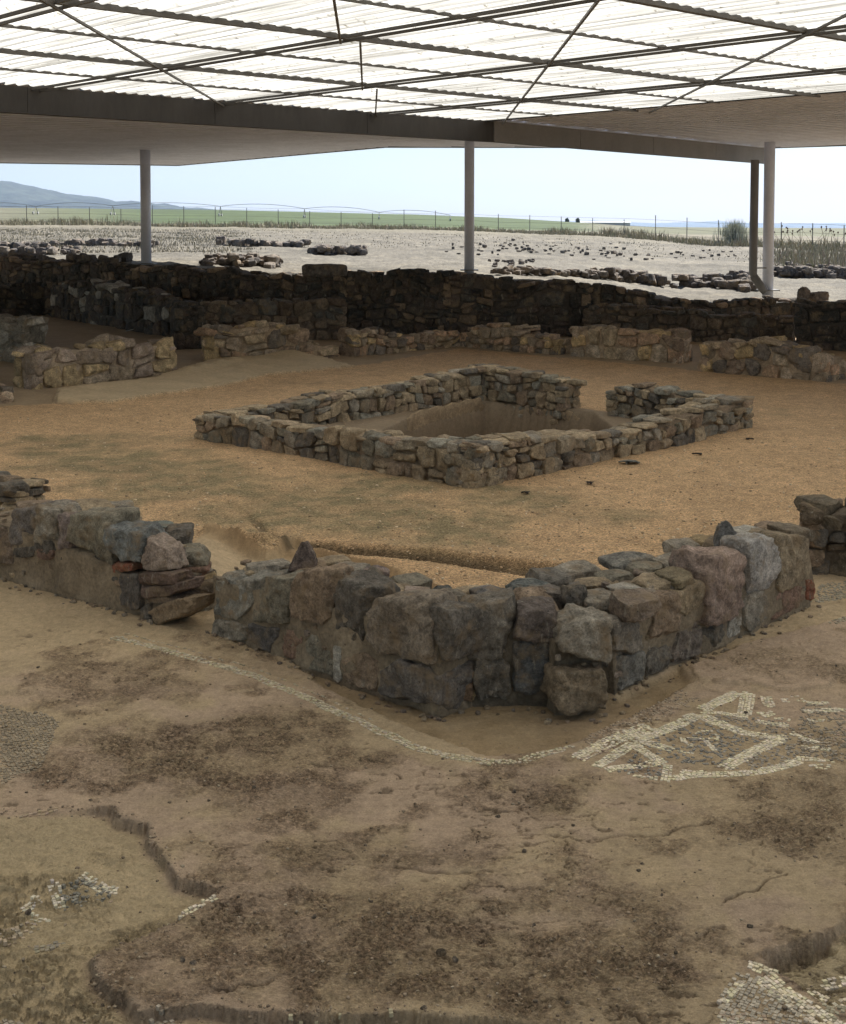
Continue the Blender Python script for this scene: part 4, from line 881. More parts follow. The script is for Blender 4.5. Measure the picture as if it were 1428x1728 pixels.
tiles([(c2([(738, 870), (640, 915), (545, 955)]), .035, (.66, .58, .43), .95), ], [],
 'floor_mosaic', 'single row of tesserae edging the left hollow', 6)
tiles([(c2([(0, 985), (110, 940)]), .07, (.40, .34, .25), .7), ], [(c2([(0, 950), (120, 930), (60, 1000), (0, 1010)]), .4, BT, .5)],
 'floor_mosaic', 'crumbled mosaic scrap at the left edge below the hollow', 7)
tiles([(c2([(75, 890), (130, 850)]), .04, (.62, .57, .45), .9), (c2([(90, 905), (170, 915)]), .03, (.62, .57, .45), .9)], [], 'floor_mosaic', 'short broken row of tesserae left of the curved scrap in the hollow', 21)
tiles([(c2([(60, 600), (190, 580)]), .03, BT, .9)], [], 'floor_mosaic', 'faint brown tesserae row on the upper ledge of the left hollow', 22)
tiles([(c2([(105, 1020), (210, 1000)]), .05, (.33, .29, .22), .9)], [], 'floor_mosaic', 'dull tesserae scrap below the hollow, right of the crumbled one', 23)
tiles([(c2([(0, 1250), (60, 1300)]), .06, (.42, .36, .27), .9)], [], 'floor_mosaic', 'pale tesserae in the bottom left corner of the picture', 24)
tiles([], [(c2([(490, 1300), (520, 1235), (590, 1245), (600, 1300)]), .9, (.36, .31, .24), .9)], 'floor_mosaic', 'square patch of tesserae at the bottom, left of the bottom strip', 25)
tiles([], [(c2([(860, 1296), (900, 1270), (1300, 1250), (1370, 1240), (1330, 1300)]), .1, (.40, .35, .23), .75)],
 'floor_mosaic', 'mosaic edge along the bottom of the picture', 8)
tiles([([(190, 1078), (300, 1108), (420, 1142), (540, 1192), (620, 1228), (700, 1262), (760, 1280), (830, 1290), (880, 1284), (960, 1258)], .055, (.56, .49, .35), .88), ([(210, 1072), (330, 1105), (440, 1136), (545, 1180), (640, 1225)], .02, (.50, .42, .29), .5)], [],
 'floor_mosaic', 'thin pale mosaic border line running in front of the corner wall', 9)
tiles([], [([(0, 1185), (60, 1200), (100, 1225), (70, 1300), (0, 1330)], .5, (.30, .245, .17), .9)], 'floor_mosaic', 'faint worn mosaic patch at the left edge below the round dark stain', 10)
tiles([([(1340, 1020), (1440, 1005)], .08, (.42, .37, .27), .5), ([(1400, 1060), (1440, 1045)], .06, (.42, .37, .27), .5)], [([(1380, 990), (1440, 980), (1440, 1010), (1380, 1020)], .1, (.36, .32, .24), .5)], 'floor_mosaic', 'worn mosaic patch at the right edge past the corner wall', 12)

# ---------------------------------------------------------------- litter on the gravel
def litter(label, u, v, sz, c_, seed):
    r = np.random.default_rng(seed); mb = MB(); p = G(u, v); p[2] = H(p[0], p[1])
    for k in range(4):
        a0 = r.uniform(0, 6); L_ = sz*r.uniform(.5, 1); n = 7; Vv = []
        for i in range(n):
            t_ = i/(n - 1); wv = L_*.26*math.sin(math.pi*min(1, t_*.95 + .03)) + .002
            for s_ in (-1, 0, 1):
                lx = (t_ - .5)*L_; ly = s_*wv; lz = .008 + .012*math.sin(t_*3)*sz*4*r.uniform(.8, 1.2) + abs(s_)*.012
                Vv.append([p[0] + lx*math.cos(a0) - ly*math.sin(a0) + k*.012, p[1] + lx*math.sin(a0) + ly*math.cos(a0), p[2] + lz])
        mb.add(Vv, [[i*3 + j, i*3 + j + 1, i*3 + j + 4, i*3 + j + 3] for i in range(n - 1) for j in (0, 1)], np.array(c_)*r.uniform(.7, 1.2))
    return tag(mb.build('dead_leaf', M['plant'], None, smooth=True, loc=p), label, 'leaf')
litter('long grey curled dead leaf on the gravel right of the pool', 1062, 783, .24, (.16, .16, .14), 1)
litter('dark curled leaf nearest below the grey one on the gravel', 992, 817, .12, (.06, .05, .045), 2)
litter('dark curled leaf beside the near corner of the pool', 884, 835, .10, (.07, .06, .05), 3)
litter('dark leaf on the gravel farther right than the long grey one', 1175, 768, .14, (.06, .05, .045), 4)
litter('small dark leaf under the right corner of the pool', 1262, 743, .10, (.06, .05, .045), 5)
for i, (u, v, s_, c_, lb) in enumerate(((744, 1608, 26, (.12, .09, .06), 'small dark brown crumb of earth on the foreground floor'),)):
    loose('clod', lb, u, v, .01, s_*.6, .025, .02, c_, .3, 0, nsub=6, cat='clod')
r = np.random.default_rng(77); base = None
for i in range(70):                                     # little pebbles on the court and corridor
    u, v = (r.uniform(0, 1428), r.uniform(1080, 1700)) if i % 3 else (r.uniform(60, 1400), r.uniform(690, 900)); p = G(u, v); p[2] = H(p[0], p[1]) + .002
    if i < 3:
        s_ = Stones(); s_.boulder(p, (.018, .015, .012), np.array((.2, .16, .12)), i, 0, 3); o = s_.build('pebble', M['stone'], None, loc=p); base = base or o
    else:
        o = base.copy(); COL.objects.link(o); o.location = [float(c) for c in p]; o.rotation_euler = (0, 0, r.uniform(0, 6)); o.scale = [float(r.uniform(.5, 1.4))]*3
    tag(o, 'tiny brown pebble lying loose on the floor', 'pebble', 'pebbles strewn over the floor')

def crumbs(name, label, cat, pts, smin, smax, pal, seed):
    r = np.random.default_rng(seed); Vt, Ft = TPL[3]; n = len(pts); pts = np.array(pts); zc = HV(pts)
    sz = smin + (smax - smin)*r.random(n)**2.5; q0_ = Vt/((np.abs(Vt)**3).sum(1)**(1/3))[:, None]
    J = 1 + r.normal(size=(n, len(Vt), 1))*.13; Vv = q0_[None]*J*sz[:, None, None]/2*r.uniform(.6, 1.3, (n, 1, 3))*np.array([1, 1, .7])
    a_ = r.uniform(0, 6.28, n); ca_, sa_ = np.cos(a_)[:, None], np.sin(a_)[:, None]
    Vx = Vv[..., 0]*ca_ - Vv[..., 1]*sa_ + pts[:, :1]; Vy = Vv[..., 0]*sa_ + Vv[..., 1]*ca_ + pts[:, 1:2]; Vz = Vv[..., 2] + (zc + sz*.12)[:, None]
    Fq = (np.arange(n)*len(Vt))[:, None, None] + Ft[None]; cs = np.array(pal)[r.integers(0, len(pal), n)]*r.uniform(.75, 1.2, (n, 1))
    o = mesh(name, np.stack([Vx, Vy, Vz], -1).reshape(-1, 3), Fq.reshape(-1, 4), M['tile'], None, np.repeat(cs, len(Vt), 0), True)
    return tag(o, label, cat, kind='stuff')
r = np.random.default_rng(501); pts = []
for k in range(len(LOWL) - 4):
    a, b_ = LOWL[k], LOWL[k + 1]; L_ = np.hypot(*(b_ - a))
    if L_ > 2: continue
    for _ in range(int(L_*170)): pts.append(a + (b_ - a)*r.random() + r.normal(size=2)*.025)
for _ in range(5200):
    p = G(r.uniform(-40, 1468), r.uniform(1080, 1790))[:2]; pts.append(p)
pts = np.array(pts); dm = height(pts[:, 0].copy(), pts[:, 1].copy())[1]; pk = (r.random(len(pts)) < .14 + .9*dm['dark'] + .4*dm['lowchunk'] + (np.abs(dm['low']) < .06)*.5); pts = pts[pk]
crumbs('loose_crumbs', 'loose crumbs of mortar and grit lying over the worn foreground floor', 'grit', pts, .003, .014, [(.30, .23, .155), (.25, .19, .13), (.20, .15, .10), (.36, .29, .20)], 502)
pts = np.array([G(r.uniform(-100, 1500), r.uniform(690, 1000))[:2] for _ in range(5200)]); dm = height(pts[:, 0].copy(), pts[:, 1].copy())[1]
pts = pts[(dm['court'] > .05) & (dm['pool'] < -.45) & (dm['napron'] < .1)]
crumbs('loose_gravel', 'coarse loose stones mixed through the orange gravel of the court', 'gravel', pts, .008, .026, [(.60, .42, .25), (.50, .35, .20), (.70, .56, .38), (.40, .30, .19)], 503)
# rope across the dark room
mb = MB(); A, B = D(58, 556, 33), D(272, 541, 31); mb.tube([A + (B - A)*t - np.array([0, 0, .25*4*t*(1 - t)]) for t in np.linspace(0, 1, 16)], .012, 6, (.4, .38, .33))
tag(mb.build('rope', M['plant'], None, smooth=True, loc=A), 'thin pale rope sagging across the dark room on the left', 'rope')

#---ROOF---
ZR = 4.517; ZB = 4.12
eR = np.array([math.cos(R(42.4)), math.sin(R(42.4))]); eL = np.array([-eR[1], eR[0]])
o0 = G(575, 60, ZR)[:2]
ab = lambda p: ((p[:2] - o0) @ eR, (p[:2] - o0) @ eL)
XY = lambda a, b_, z_=ZR: np.array([*(o0 + eR*a + eL*b_), z_])
Q0, Q1, Q2 = G(0, 190, ZB), G(835, 241, ZB), G(1296, 278, ZB)
bB = ab(Q0)[1]*.35 + ab(Q1)[1]*.65 + .12; aL = (ab(G(1428, 157, ZR))[0] + ab(G(880, 199, ZR))[0])/2
da, db = 3.107, 3.39
cn = thing('shelter_canopy', 'large flat shelter roof of translucent corrugated sheets and metal deck on posts over the dig', 'shelter', (*XY(0, 0)[:2], 0))
A0, B0 = aL - 30, bB - 21
# corrugated translucent sheet; ribs run along eL
wl_ = .19; npw = 8; na = int((aL - A0)/wl_*npw); av = np.linspace(A0, aL, na + 1)
zz = .030*np.sin(av/wl_*2*np.pi); bv = np.array([B0, B0/2 + bB/2, bB - .02])
bv = np.linspace(B0, bB - .02, 12)
AA, BB = np.meshgrid(av, bv, indexing='ij'); Vv = np.stack([o0[0] + eR[0]*AA + eL[0]*BB, o0[1] + eR[1]*AA + eL[1]*BB, ZR + .034 + zz[:, None] + 0*BB], -1).reshape(-1, 3)
m_ = len(bv); i_, j_ = np.meshgrid(np.arange(na), np.arange(m_ - 1), indexing='ij'); q0 = (i_*m_ + j_).ravel()
# local frame turned so that the sheet's texture runs along its ribs
rotz = math.atan2(eR[1], eR[0]); ca, sa = math.cos(-rotz), math.sin(-rotz); Rm = np.array([[ca, -sa, 0], [sa, ca, 0], [0, 0, 1]])
loc = np.array(cn.location); Vl = (Vv - loc) @ Rm.T
sh = mesh('translucent_sheet', Vl + loc, np.stack([q0, q0 + m_, q0 + m_ + 1, q0 + 1], 1), M['sheet'], cn); sh.rotation_euler = (0, 0, rotz)
# rafters: twin chords along eL
k = math.ceil((A0 + .5)/da)
while k*da < aL + .1:
    mb = MB(); a_ = k*da
    mb.bar(XY(a_ - .06, B0, ZR - .03), XY(a_ - .06, bB, ZR - .03), .028, .032); mb.bar(XY(a_ + .06, B0, ZR - .05), XY(a_ + .06, bB, ZR - .05), .024, .028)
    mb.build('rafter', M['bar'], cn, cols=False); k += 1
k = math.ceil((B0 + .5)/(db/2))
while k*db/2 < bB - .5:
    mb = MB(); b_ = k*db/2; heavy = (k % 2 == 0)
    w_, h_ = (.06, .055) if heavy else (.026, .034)
    mb.bar(XY(A0, b_, ZR + .022 - h_/2), XY(aL, b_, ZR + .022 - h_/2), w_, h_)
    if heavy: mb.bar(XY(A0, b_ - .08, ZR - .03), XY(aL, b_ - .08, ZR - .03), .02, .03)
    mb.build('purlin', M['bar'], cn, cols=False); k += 1
for i in range(-5, 7):
    for j in range(-5, 6):
        a0_, b0_, a1_, b1_ = i*da, j*db, (i + 1)*da, (j + 1)*db
        if a0_ >= aL - .3 or b0_ >= bB - .3 or a0_ < A0 or b0_ < B0 or (i - j) not in (0, 1, -1, 2): continue
        f = min(1, (aL - a0_)/da, (bB - b0_)/db)
        if (i - j) == -1 and i < 0: pass
        mb = MB(); ofs = np.array([.2, 0, 0]) if i == j else np.zeros(3); mb.bar(XY(a0_, b0_, ZR - .075) + ofs, XY(a0_ + da*f, b0_ + db*f, ZR - .075), .024, .024); mb.build('brace', M['bar'], cn, cols=False)
# beam under the edge of the translucent sheet, then on to the right hand post
a0_ = A0; a1_ = ab(Q1)[0]; sl_ = 3.1
mb = MB(); a_ = a1_
while a_ > a0_:
    b2 = max(a_ - sl_, a0_); mb.box(XY((a_ + b2)/2, bB, (ZR + .0 + ZB + .04)/2), np.array([*eR, 0])*((a_ - b2)/2 - .004), np.array([*eL, 0])*.06, (0, 0, (ZR - ZB - .04)/2)); a_ = b2
    mb.box(XY(a_, bB, (ZR + ZB)/2), np.array([*eR, 0])*.004, np.array([*eL, 0])*.05, (0, 0, (ZR - ZB)/2 - .02))
mb.bar(XY(a0_, bB, ZB + .03), XY(a1_, bB, ZB + .03), .16, .02)
mb.build('edge_beam', M['dark_steel'], cn, cols=False)
mb = MB(); S_ = XY(a1_, bB); Ex = np.array([Q2[0], Q2[1], ZR]); eX = (Ex - S_)[:2]; LX = np.hypot(*eX); eX /= LX; nX = np.array([-eX[1], eX[0]]); ns_ = 4
for i in range(ns_):
    c = S_[:2] + eX*LX*(i + .5)/ns_
    mb.box((*c, (ZR + ZB)/2 + .02), (*(eX*(LX/ns_/2 - .006)), 0), (*(nX*.06), 0), (0, 0, (ZR - ZB)/2))
mb.box((*(S_[:2] + eX*LX/2), (ZR + ZB)/2), (*(eX*LX/2), 0), (*(nX*.05), 0), (0, 0, (ZR - ZB)/2 - .02))
mb.build('edge_beam', M['steel'], cn, cols=False)
mb = MB(); mb.box(XY(aL, (B0 + bB)/2, ZR + .055), np.array([*eR, 0])*.05, np.array([*eL, 0])*(bB - B0)/2, (0, 0, .05)); mb.build('edge_trim', M['dark_steel'], cn, cols=False)
# metal deck, ribs clipped to the deck outline
def deck(poly, d_, sp_=.16, zt=ZR + .12, name='roof_deck', rib=.035):
    poly = np.array(poly)[:, :2]; n = len(poly); mb = MB()
    d_ = d_/np.linalg.norm(d_); nn2 = np.array([-d_[1], d_[0]])
    t = (poly @ nn2); k = math.floor(t.min()/sp_)
    while k*sp_ < t.max():
        for (o_, ww, z0_, z1_) in ((0, sp_*.5, zt - rib, zt), (sp_*.5, sp_*.5, zt - .004, zt + .002)):
            c = k*sp_ + o_ + ww/2; xs = []
            for i in range(n):
                a, b_ = poly[i], poly[(i + 1) % n]; ta, tb = a @ nn2 - c, b_ @ nn2 - c
                if (ta > 0) != (tb > 0): p = a + (b_ - a)*(ta/(ta - tb)); xs.append(p @ d_)
            xs.sort()
            for i in range(0, len(xs) - 1, 2):
                if xs[i + 1] - xs[i] > .02:
                    c2_ = nn2*c + d_*(xs[i] + xs[i + 1])/2
                    mb.box((*c2_, (z0_ + z1_)/2), (*(d_*(xs[i + 1] - xs[i])/2), 0), (*(nn2*(ww/2 + .0005)), 0), (0, 0, (z1_ - z0_)/2))
        k += 1
    # edge trim
    return mb.build(name, M['deck'], cn, cols=False)
g = lambda u, v: G(u, v, ZR + .09)[:2]
P1_, P2_, P3_, PE, PX = g(0, 273), g(300, 277.5), g(650, 246), g(1309, 247), g(1428, 243)
dD = P2_ - P1_; P0_ = P1_ - dD/np.linalg.norm(dD)*16; PX2 = PX + (PX - PE)/np.linalg.norm(PX - PE)*14
polyL = [XY(A0, bB + .02)[:2], XY(a1_, bB + .02)[:2], (Q2 + 0)[:2], PE, P3_, P2_, P1_, P0_]
polyR = [XY(aL + .05, bB - .07)[:2], XY(aL + .05, B0)[:2], XY(aL + 9, B0)[:2], PX2, PX, PE, Q2[:2], XY(a1_, bB + .02)[:2]]
deck(polyL, P2_ - P1_, .5, rib=.06); deck(polyR, eL, .42, rib=.06)
mb = MB()
for a, b_ in ((P0_, P1_), (P1_, P2_), (P2_, P3_), (P3_, PE), (PE, PX), (PX, PX2)):
    mb.bar((*a, ZR + .10), (*b_, ZR + .10), .05, .12)
mb.build('gutter_edge', M['steel'], cn, cols=False)
# posts
def post(u, v, y_, dia, ztop=ZR + .05, zb=None):
    p = D(u, v, y_); zb = p[2] - .25; mb = MB(); mb.tube([(p[0], p[1], zb), (p[0], p[1], ztop)], dia/2, 24)
    o = mb.build('post', M['post'], cn, smooth=True, cols=False)
    mb = MB(); mb.box((p[0], p[1], zb + .26), (dia*.9, 0, 0), (0, dia*.9, 0), (0, 0, .012)); mb.build('base_plate', M['steel'], o, cols=False)
    return o
post(247, 445, 35.0, .275); post(792, 456, 31.2, .235)
p = D(1296, 490, 31.7); post(1296, 490, 31.7, .26, ztop=ZR + .06)
mb = MB(); a = D(1274, 300, 31.5); top_ = np.array([a[0], a[1], ZB + .02]); low_ = D(1271, 463, 31.5); el = D(1292, 492, 31.45)
mb.tube([top_, low_, low_ + np.array([.02, 0, -.05]), el + np.array([-.06, 0, .06]), el], [.10, .10, .10, .10, .10], 16)
dp_ = mb.build('downpipe', M['steel'], cn, smooth=True, cols=False)
mb = MB(); q = D(1282, 452, 31.55); mb.box(q, (.16, 0, 0), (0, .03, 0), (0, 0, .015)); mb.build('pipe_bracket', M['steel'], dp_, cols=False)

#---OUTSIDE---
def spread(n, u0, v0, u1, v1, z_=None, jit=3, seed=0):
    """n points along a pixel line on the outer ground"""
    r = np.random.default_rng(seed); L_ = []
    for i in range(n):
        t = (i + r.uniform(-.4, .4))/max(1, n - 1); u = u0 + (u1 - u0)*t; v = v0 + (v1 - v0)*t + r.uniform(-jit, jit)*.4; L_.append(ground_hit(u, v))
    return L_
_ys = np.geomspace(28, 440, 420)
def ground_hit(u, v):
    d = ray(u, v); xs = d[0]/d[1]*_ys; zz_ = CAMZ + d[2]/d[1]*_ys
    hz_, mk_ = height(xs.copy(), _ys.copy()); dl = np.interp(u, BU, BD) + .6
    k = np.nonzero((zz_ < hz_) & (_ys > dl))[0]
    i = k[0] if len(k) else len(_ys) - 1
    return np.array([xs[i], _ys[i], hz_[i]])
def rubble_row(label, spec, n, seed, name='ruined_wall', pal=SHADEP, hgt=.3, wid=.45, layers=2, fill=1.0):
    """outside foundation rows: spec = (u0,v0,u1,v1)"""
    r = np.random.default_rng(seed); A, B = ground_hit(spec[0], spec[1]), ground_hit(spec[2], spec[3])
    c = (A + B)/2; s_ = Stones(); L_ = np.linalg.norm((B - A)[:2]); n = int(n*1.9)
    for i in range(n):
        t = r.random(); p = A + (B - A)*t + np.array([r.normal()*.08, r.normal()*wid*.4, 0]); p[2] = H(p[0], p[1])
        sz = .78*hgt*r.uniform(.4, 1.2); lz = r.integers(0, layers)*hgt*.28*(r.random() < fill)
        s_.boulder(p + np.array([0, 0, sz*.25 + lz]), (sz*r.uniform(1, 1.8), sz*1.1, sz*r.uniform(.7, 1)), pick(pal), r.uniform(0, 6), r.uniform(-.2, .2), 4)
    return tag(s_.build(name, M['stone_far'], None, loc=c), label, 'ruined wall')
DRYP = [(.15, .13, .115), (.19, .16, .135), (.12, .108, .10), (.22, .19, .16)]
rubble_row('outer foundation row starting with a square block, middle of the dry field', (372, 415, 520, 417), 26, 1, pal=DRYP, hgt=.42)
loose('block_stone', 'upright square block at the left start of the outer foundation row', 373, 408, ground_hit(373, 416)[2] + .15, 16, .4, .55, (.17, .145, .13), 0, 0, cuts=1, cm=.98)
rubble_row('outer foundation row nearer and right of the square block row', (532, 428, 610, 431), 24, 2, pal=DRYP, hgt=.42)
rubble_row('heap of grey foundation stones just behind the retaining wall, left of middle', (345, 447, 470, 450), 60, 3, pal=DRYP, hgt=.30, wid=1.2, layers=3)
rubble_row('long far foundation row at the left beyond the left post', (75, 415, 268, 417), 40, 4, pal=DRYP, hgt=.36, wid=.6)
rubble_row('second nearer foundation row at the far left', (-20, 432, 130, 428), 36, 5, pal=DRYP, hgt=.34, wid=.7)
rubble_row('pale broken foundation row at left edge behind the retaining wall', (-20, 420, 75, 421), 26, 15, pal=DRYP, hgt=.34, wid=.7)
rubble_row('low foundation row just behind the retaining wall at far left', (-30, 445, 220, 444), 50, 6, pal=DRYP, hgt=.34, wid=.9)
rubble_row('sunlit foundation wall behind the retaining wall, left of the downpipe', (1000, 468, 1262, 478), 70, 7, pal=DRYP, hgt=.34, wid=.6, layers=3)
rubble_row('foundation wall running off the right edge beyond the right post', (1305, 468, 1440, 470), 50, 8, pal=DRYP, hgt=.34, wid=.5, layers=3)
rubble_row('low stones between the long brown wall and the sunlit foundation, left of the post', (1165, 484, 1265, 490), 26, 9, pal=DRYP, hgt=.32, wid=.6)
rubble_row('low edge of stones running along the retaining wall right of the middle post', (830, 462, 1000, 470), 50, 10, pal=DRYP, hgt=.24, wid=.6)
rubble_row('far right scatter of foundation stones near the edge', (1330, 452, 1440, 458), 30, 14, pal=DRYP, hgt=.26, wid=.8)
loose('boulder', 'squat dark boulder lying on the sunlit ground left of the downpipe', 1254, 478, ground_hit(1254, 484)[2] + .15, 28, .35, .32, (.18, .155, .13), .2, 0)
# scattered field stones, one by one
r = np.random.default_rng(9); protos = []
for i in range(130):
    if i < 70: u, v = 820 + r.normal()*60 + r.random()*160, 414 + r.normal()*4 + r.random()*14
    elif i < 110: u, v = r.uniform(960, 1250), r.uniform(424, 440)
    elif i < 130: u, v = r.uniform(820, 900), r.uniform(440, 450)
    else: u, v = r.uniform(-20, 700), r.uniform(402, 428)
    p = ground_hit(u, v)
    if i < 4:
        s_ = Stones(); s_.boulder(p + np.array([0, 0, .06]), (.24, .22, .16), np.array(DRYP[i]), i, .1, 4); o = s_.build('field_stone', M['stone_far'], None, loc=p); protos.append(o)
    else:
        o = protos[i % 4].copy(); COL.objects.link(o); o.location = [float(c) for c in p]; o.rotation_euler = (0, 0, r.uniform(0, 6)); o.scale = [float(r.uniform(.3, .95)) for _ in range(3)]
    tag(o, 'small grey brown stone scattered on the dry ground outside', 'stone', 'stones scattered on the dry ground outside')

# vegetation
def blades(name, pts, hs, cols__, n_per, spread_, seed, wd=.02, label=None, cat=None, kind='stuff', lean=.35, loc=None):
    r = np.random.default_rng(seed); n = len(pts)*n_per
    P_ = np.repeat(np.array(pts), n_per, 0); hh = np.repeat(np.array(hs, float), n_per)*r.uniform(.4, 1.1, n)
    P_[:, :2] += r.normal(size=(n, 2))*spread_; P_[:, 2] -= .03
    an = r.uniform(0, 2*np.pi, n); ln = hh*np.abs(r.normal(size=n))*lean; w_ = wd*r.uniform(.6, 1.5, n)
    dx, dy = np.cos(an), np.sin(an); px_, py_ = -np.sin(an + .7), np.cos(an + .7)
    V_ = np.zeros((n, 5, 3))
    for k, (t, s_) in enumerate(((0, -1), (0, 1), (.55, 1), (.55, -1), (1, 0))):
        V_[:, k, 0] = P_[:, 0] + dx*ln*t**1.7 + px_*w_*s_*(1 - .3*t); V_[:, k, 1] = P_[:, 1] + dy*ln*t**1.7 + py_*w_*s_*(1 - .3*t); V_[:, k, 2] = P_[:, 2] + hh*t
    b0 = (np.arange(n)*5)[:, None]; Fq = b0 + np.array([[0, 1, 2, 3]]); Ft = b0 + np.array([[3, 2, 4]])
    cc_ = np.array(cols__)[r.integers(0, len(cols__), n)]*r.uniform(.75, 1.25, (n, 1))
    o = mesh(name, V_.reshape(-1, 3), [Fq, Ft], M['plant'], None, np.repeat(cc_, 5, 0), False, loc=loc if loc is not None else np.zeros(3))
    return tag(o, label, cat, kind=kind)
STRAW = [(.38, .33, .24), (.33, .29, .20), (.28, .245, .17), (.42, .37, .28)]; GRN = [(.24, .24, .15), (.29, .27, .17)]
r = np.random.default_rng(21)
def gv(n, u0, u1, f0, f1, y0, y1):
    L_ = []
    for _ in range(n):
        u = r.uniform(u0, u1); y_ = r.uniform(y0, y1); L_.append([ux(u, y_), y_, 0])
    L_ = np.array(L_); L_[:, 2] = HV(L_); return L_
fence_y = lambda u: np.interp(u, [-100, 0, 400, 714, 1000, 1200, 1500], [112, 114, 122, 128, 118, 96, 80])
L_ = []
for _ in range(1500):
    u = r.uniform(-120, 1550); y_ = fence_y(u) + r.uniform(-4, 6); L_.append([ux(u, y_), y_, 0])
L_ = np.array(L_); L_[:, 2] = HV(L_)
hcl = .28 + .7*np.clip(fbm(P3(L_[:, 0], L_[:, 1], .25), 3, 3) + .15, 0, 1)
blades('fence_grass', L_, hcl, STRAW + GRN, 16, .35, 31, .03, 'tall dry grass and weeds growing along the fence', 'grass')
L_ = gv(900, -100, 420, 0, 0, 50, 95); blades('dry_grass', L_, np.full(900, .17), STRAW, 14, .5, 32, .018, 'dry straw coloured grass on the left of the open ground', 'grass')
L_ = gv(700, 300, 1500, 0, 0, 60, 105); blades('dry_grass', L_, np.full(700, .10), STRAW, 8, .5, 33, .02, 'short dry stubble on the middle and right of the open ground', 'grass')
L_ = gv(260, 1300, 1500, 0, 0, 52, 75); blades('weeds', L_, np.full(260, .55), STRAW + GRN + [(.2, .15, .12)], 10, .3, 34, .02, 'tangled dry weeds on the right beyond the post', 'weeds')
# grey green broom bush beside the downpipe
p = ground_hit(1240, 414)
def bush(name, label, p, w_, h_, seed, cols__, n=900):
    r = np.random.default_rng(seed); pts = []
    for _ in range(n):
        a_ = r.uniform(0, 6.28); rr = abs(r.normal())*.22*w_; pts.append([p[0] + math.cos(a_)*rr, p[1] + math.sin(a_)*rr, p[2] + r.uniform(0, .45)*h_])
    t_ = thing(name, label, 'bush', p)
    o = blades('foliage', pts, np.full(n, h_*.62), cols__, 4, .06*w_, seed, .02, kind=None, lean=.32); o.parent = t_; o.location = (-p[0], -p[1], -p[2])
    if 'kind' in o: del o['kind']
    mb = MB()
    for _ in range(9):
        a_ = r.uniform(0, 6.28); mb.tube([p, p + np.array([math.cos(a_)*w_*.2, math.sin(a_)*w_*.2, h_*.55])], [.03, .012], 5, (.12, .1, .07))
    mb.build('stem', M['plant'], t_)
    return t_
bush('broom_bush', 'rounded grey green bush standing left of the downpipe by the fence', p, 2.0, 1.9, 41, [(.36, .37, .29), (.42, .43, .34), (.48, .47, .38)], 300)
for i, (u, v) in enumerate(((1318, 412), (1335, 415), (1352, 412), (1372, 414), (1392, 413), (1412, 416))):
    p = ground_hit(u, v); mb = MB(); r_ = np.random.default_rng(i); s_ = p[1]/F*26
    for k in range(5):
        q = p + np.array([r_.normal()*.12*s_*3, r_.normal()*.2, s_*r_.uniform(.7, 1.15)]); mb.tube([p, (p + q)/2 + np.array([.03, 0, 0]), q], [.015, .012, .01], 5, (.22, .17, .12))
        hd = Stones(); mb.tube([q - np.array([0, 0, .04]), q + np.array([0, 0, .03]), q + np.array([0, 0, .10])], [.03, .07, .02], 7, (.12, .08, .06))
    tag(mb.build('thistle', M['plant'], None, loc=p), 'dry brown thistle with round seed heads beyond the right post', 'thistle', 'dry thistles beyond the right post')
# fence
fn = thing('wire_fence', 'thin wire fence with metal posts between the dry ground and the green field', 'fence', (0, 120, 0))
us = []; u = -60
pts = []
while u < 1500:
    y_ = float(fence_y(u)); x_ = ux(u, y_); z_ = H(x_, y_); hgt = 1.75; pts.append((x_, y_, z_))
    mb = MB(); mb.tube([(x_, y_, z_ - .1), (x_, y_, z_ + hgt*(.85 + .3*((u*7919) % 97)/97))], .032, 6); mb.build('fence_post', M['bar'], fn, cols=False); u += 53
mb = MB()
for a, b_ in zip(pts[:-1], pts[1:]):
    for h_ in (.5, 1.0, 1.6): mb.tube([(a[0], a[1], a[2] + h_), (b_[0], b_[1], b_[2] + h_)], .008, 4)
mb.build('wire', M['dark_steel'], fn, cols=False)
# centre pivot irrigator
pv = thing('irrigation_machine', 'long arched pivot irrigator standing in the green field on the left', 'irrigator', (-60, 260, 0))
tw = [D(u, v, 260) for u, v in ((-60, 347), (60, 348), (190, 347), (372, 348), (514, 352), (640, 358), (760, 363))]
mb = MB()
for a, b_ in zip(tw[:-1], tw[1:]):
    n = 14; arc = [a + (b_ - a)*t + np.array([0, 0, 1.1*4*t*(1 - t)*.6]) for t in np.linspace(0, 1, n)]; mb.tube(arc, .045, 6)
    low = [a + (b_ - a)*t + np.array([0, 0, -.5*4*t*(1 - t)*.3]) for t in np.linspace(0, 1, n)]
    mb.tube(low, .02, 4)
mb.build('water_pipe', M['steel'], pv, cols=False)
for a in tw:
    gz = H(a[0], a[1]); mb = MB()
    for s_ in (-1.6, 1.6): mb.tube([a, (a[0], a[1] + s_, gz + .3)], .06, 6)
    mb.tube([(a[0], a[1] - 1.6, gz + .4), (a[0], a[1] + 1.6, gz + .4)], .05, 6)
    o = mb.build('wheel_tower', M['steel'], pv, cols=False)
    mb = MB()
    for s_ in (-1.6, 1.6): mb.tube([(a[0] - .12, a[1] + s_, gz + .3), (a[0] + .12, a[1] + s_, gz + .3)], .3, 14, (.4, .4, .38))
    mb.build('wheel', M['plant'], o, loc=None)
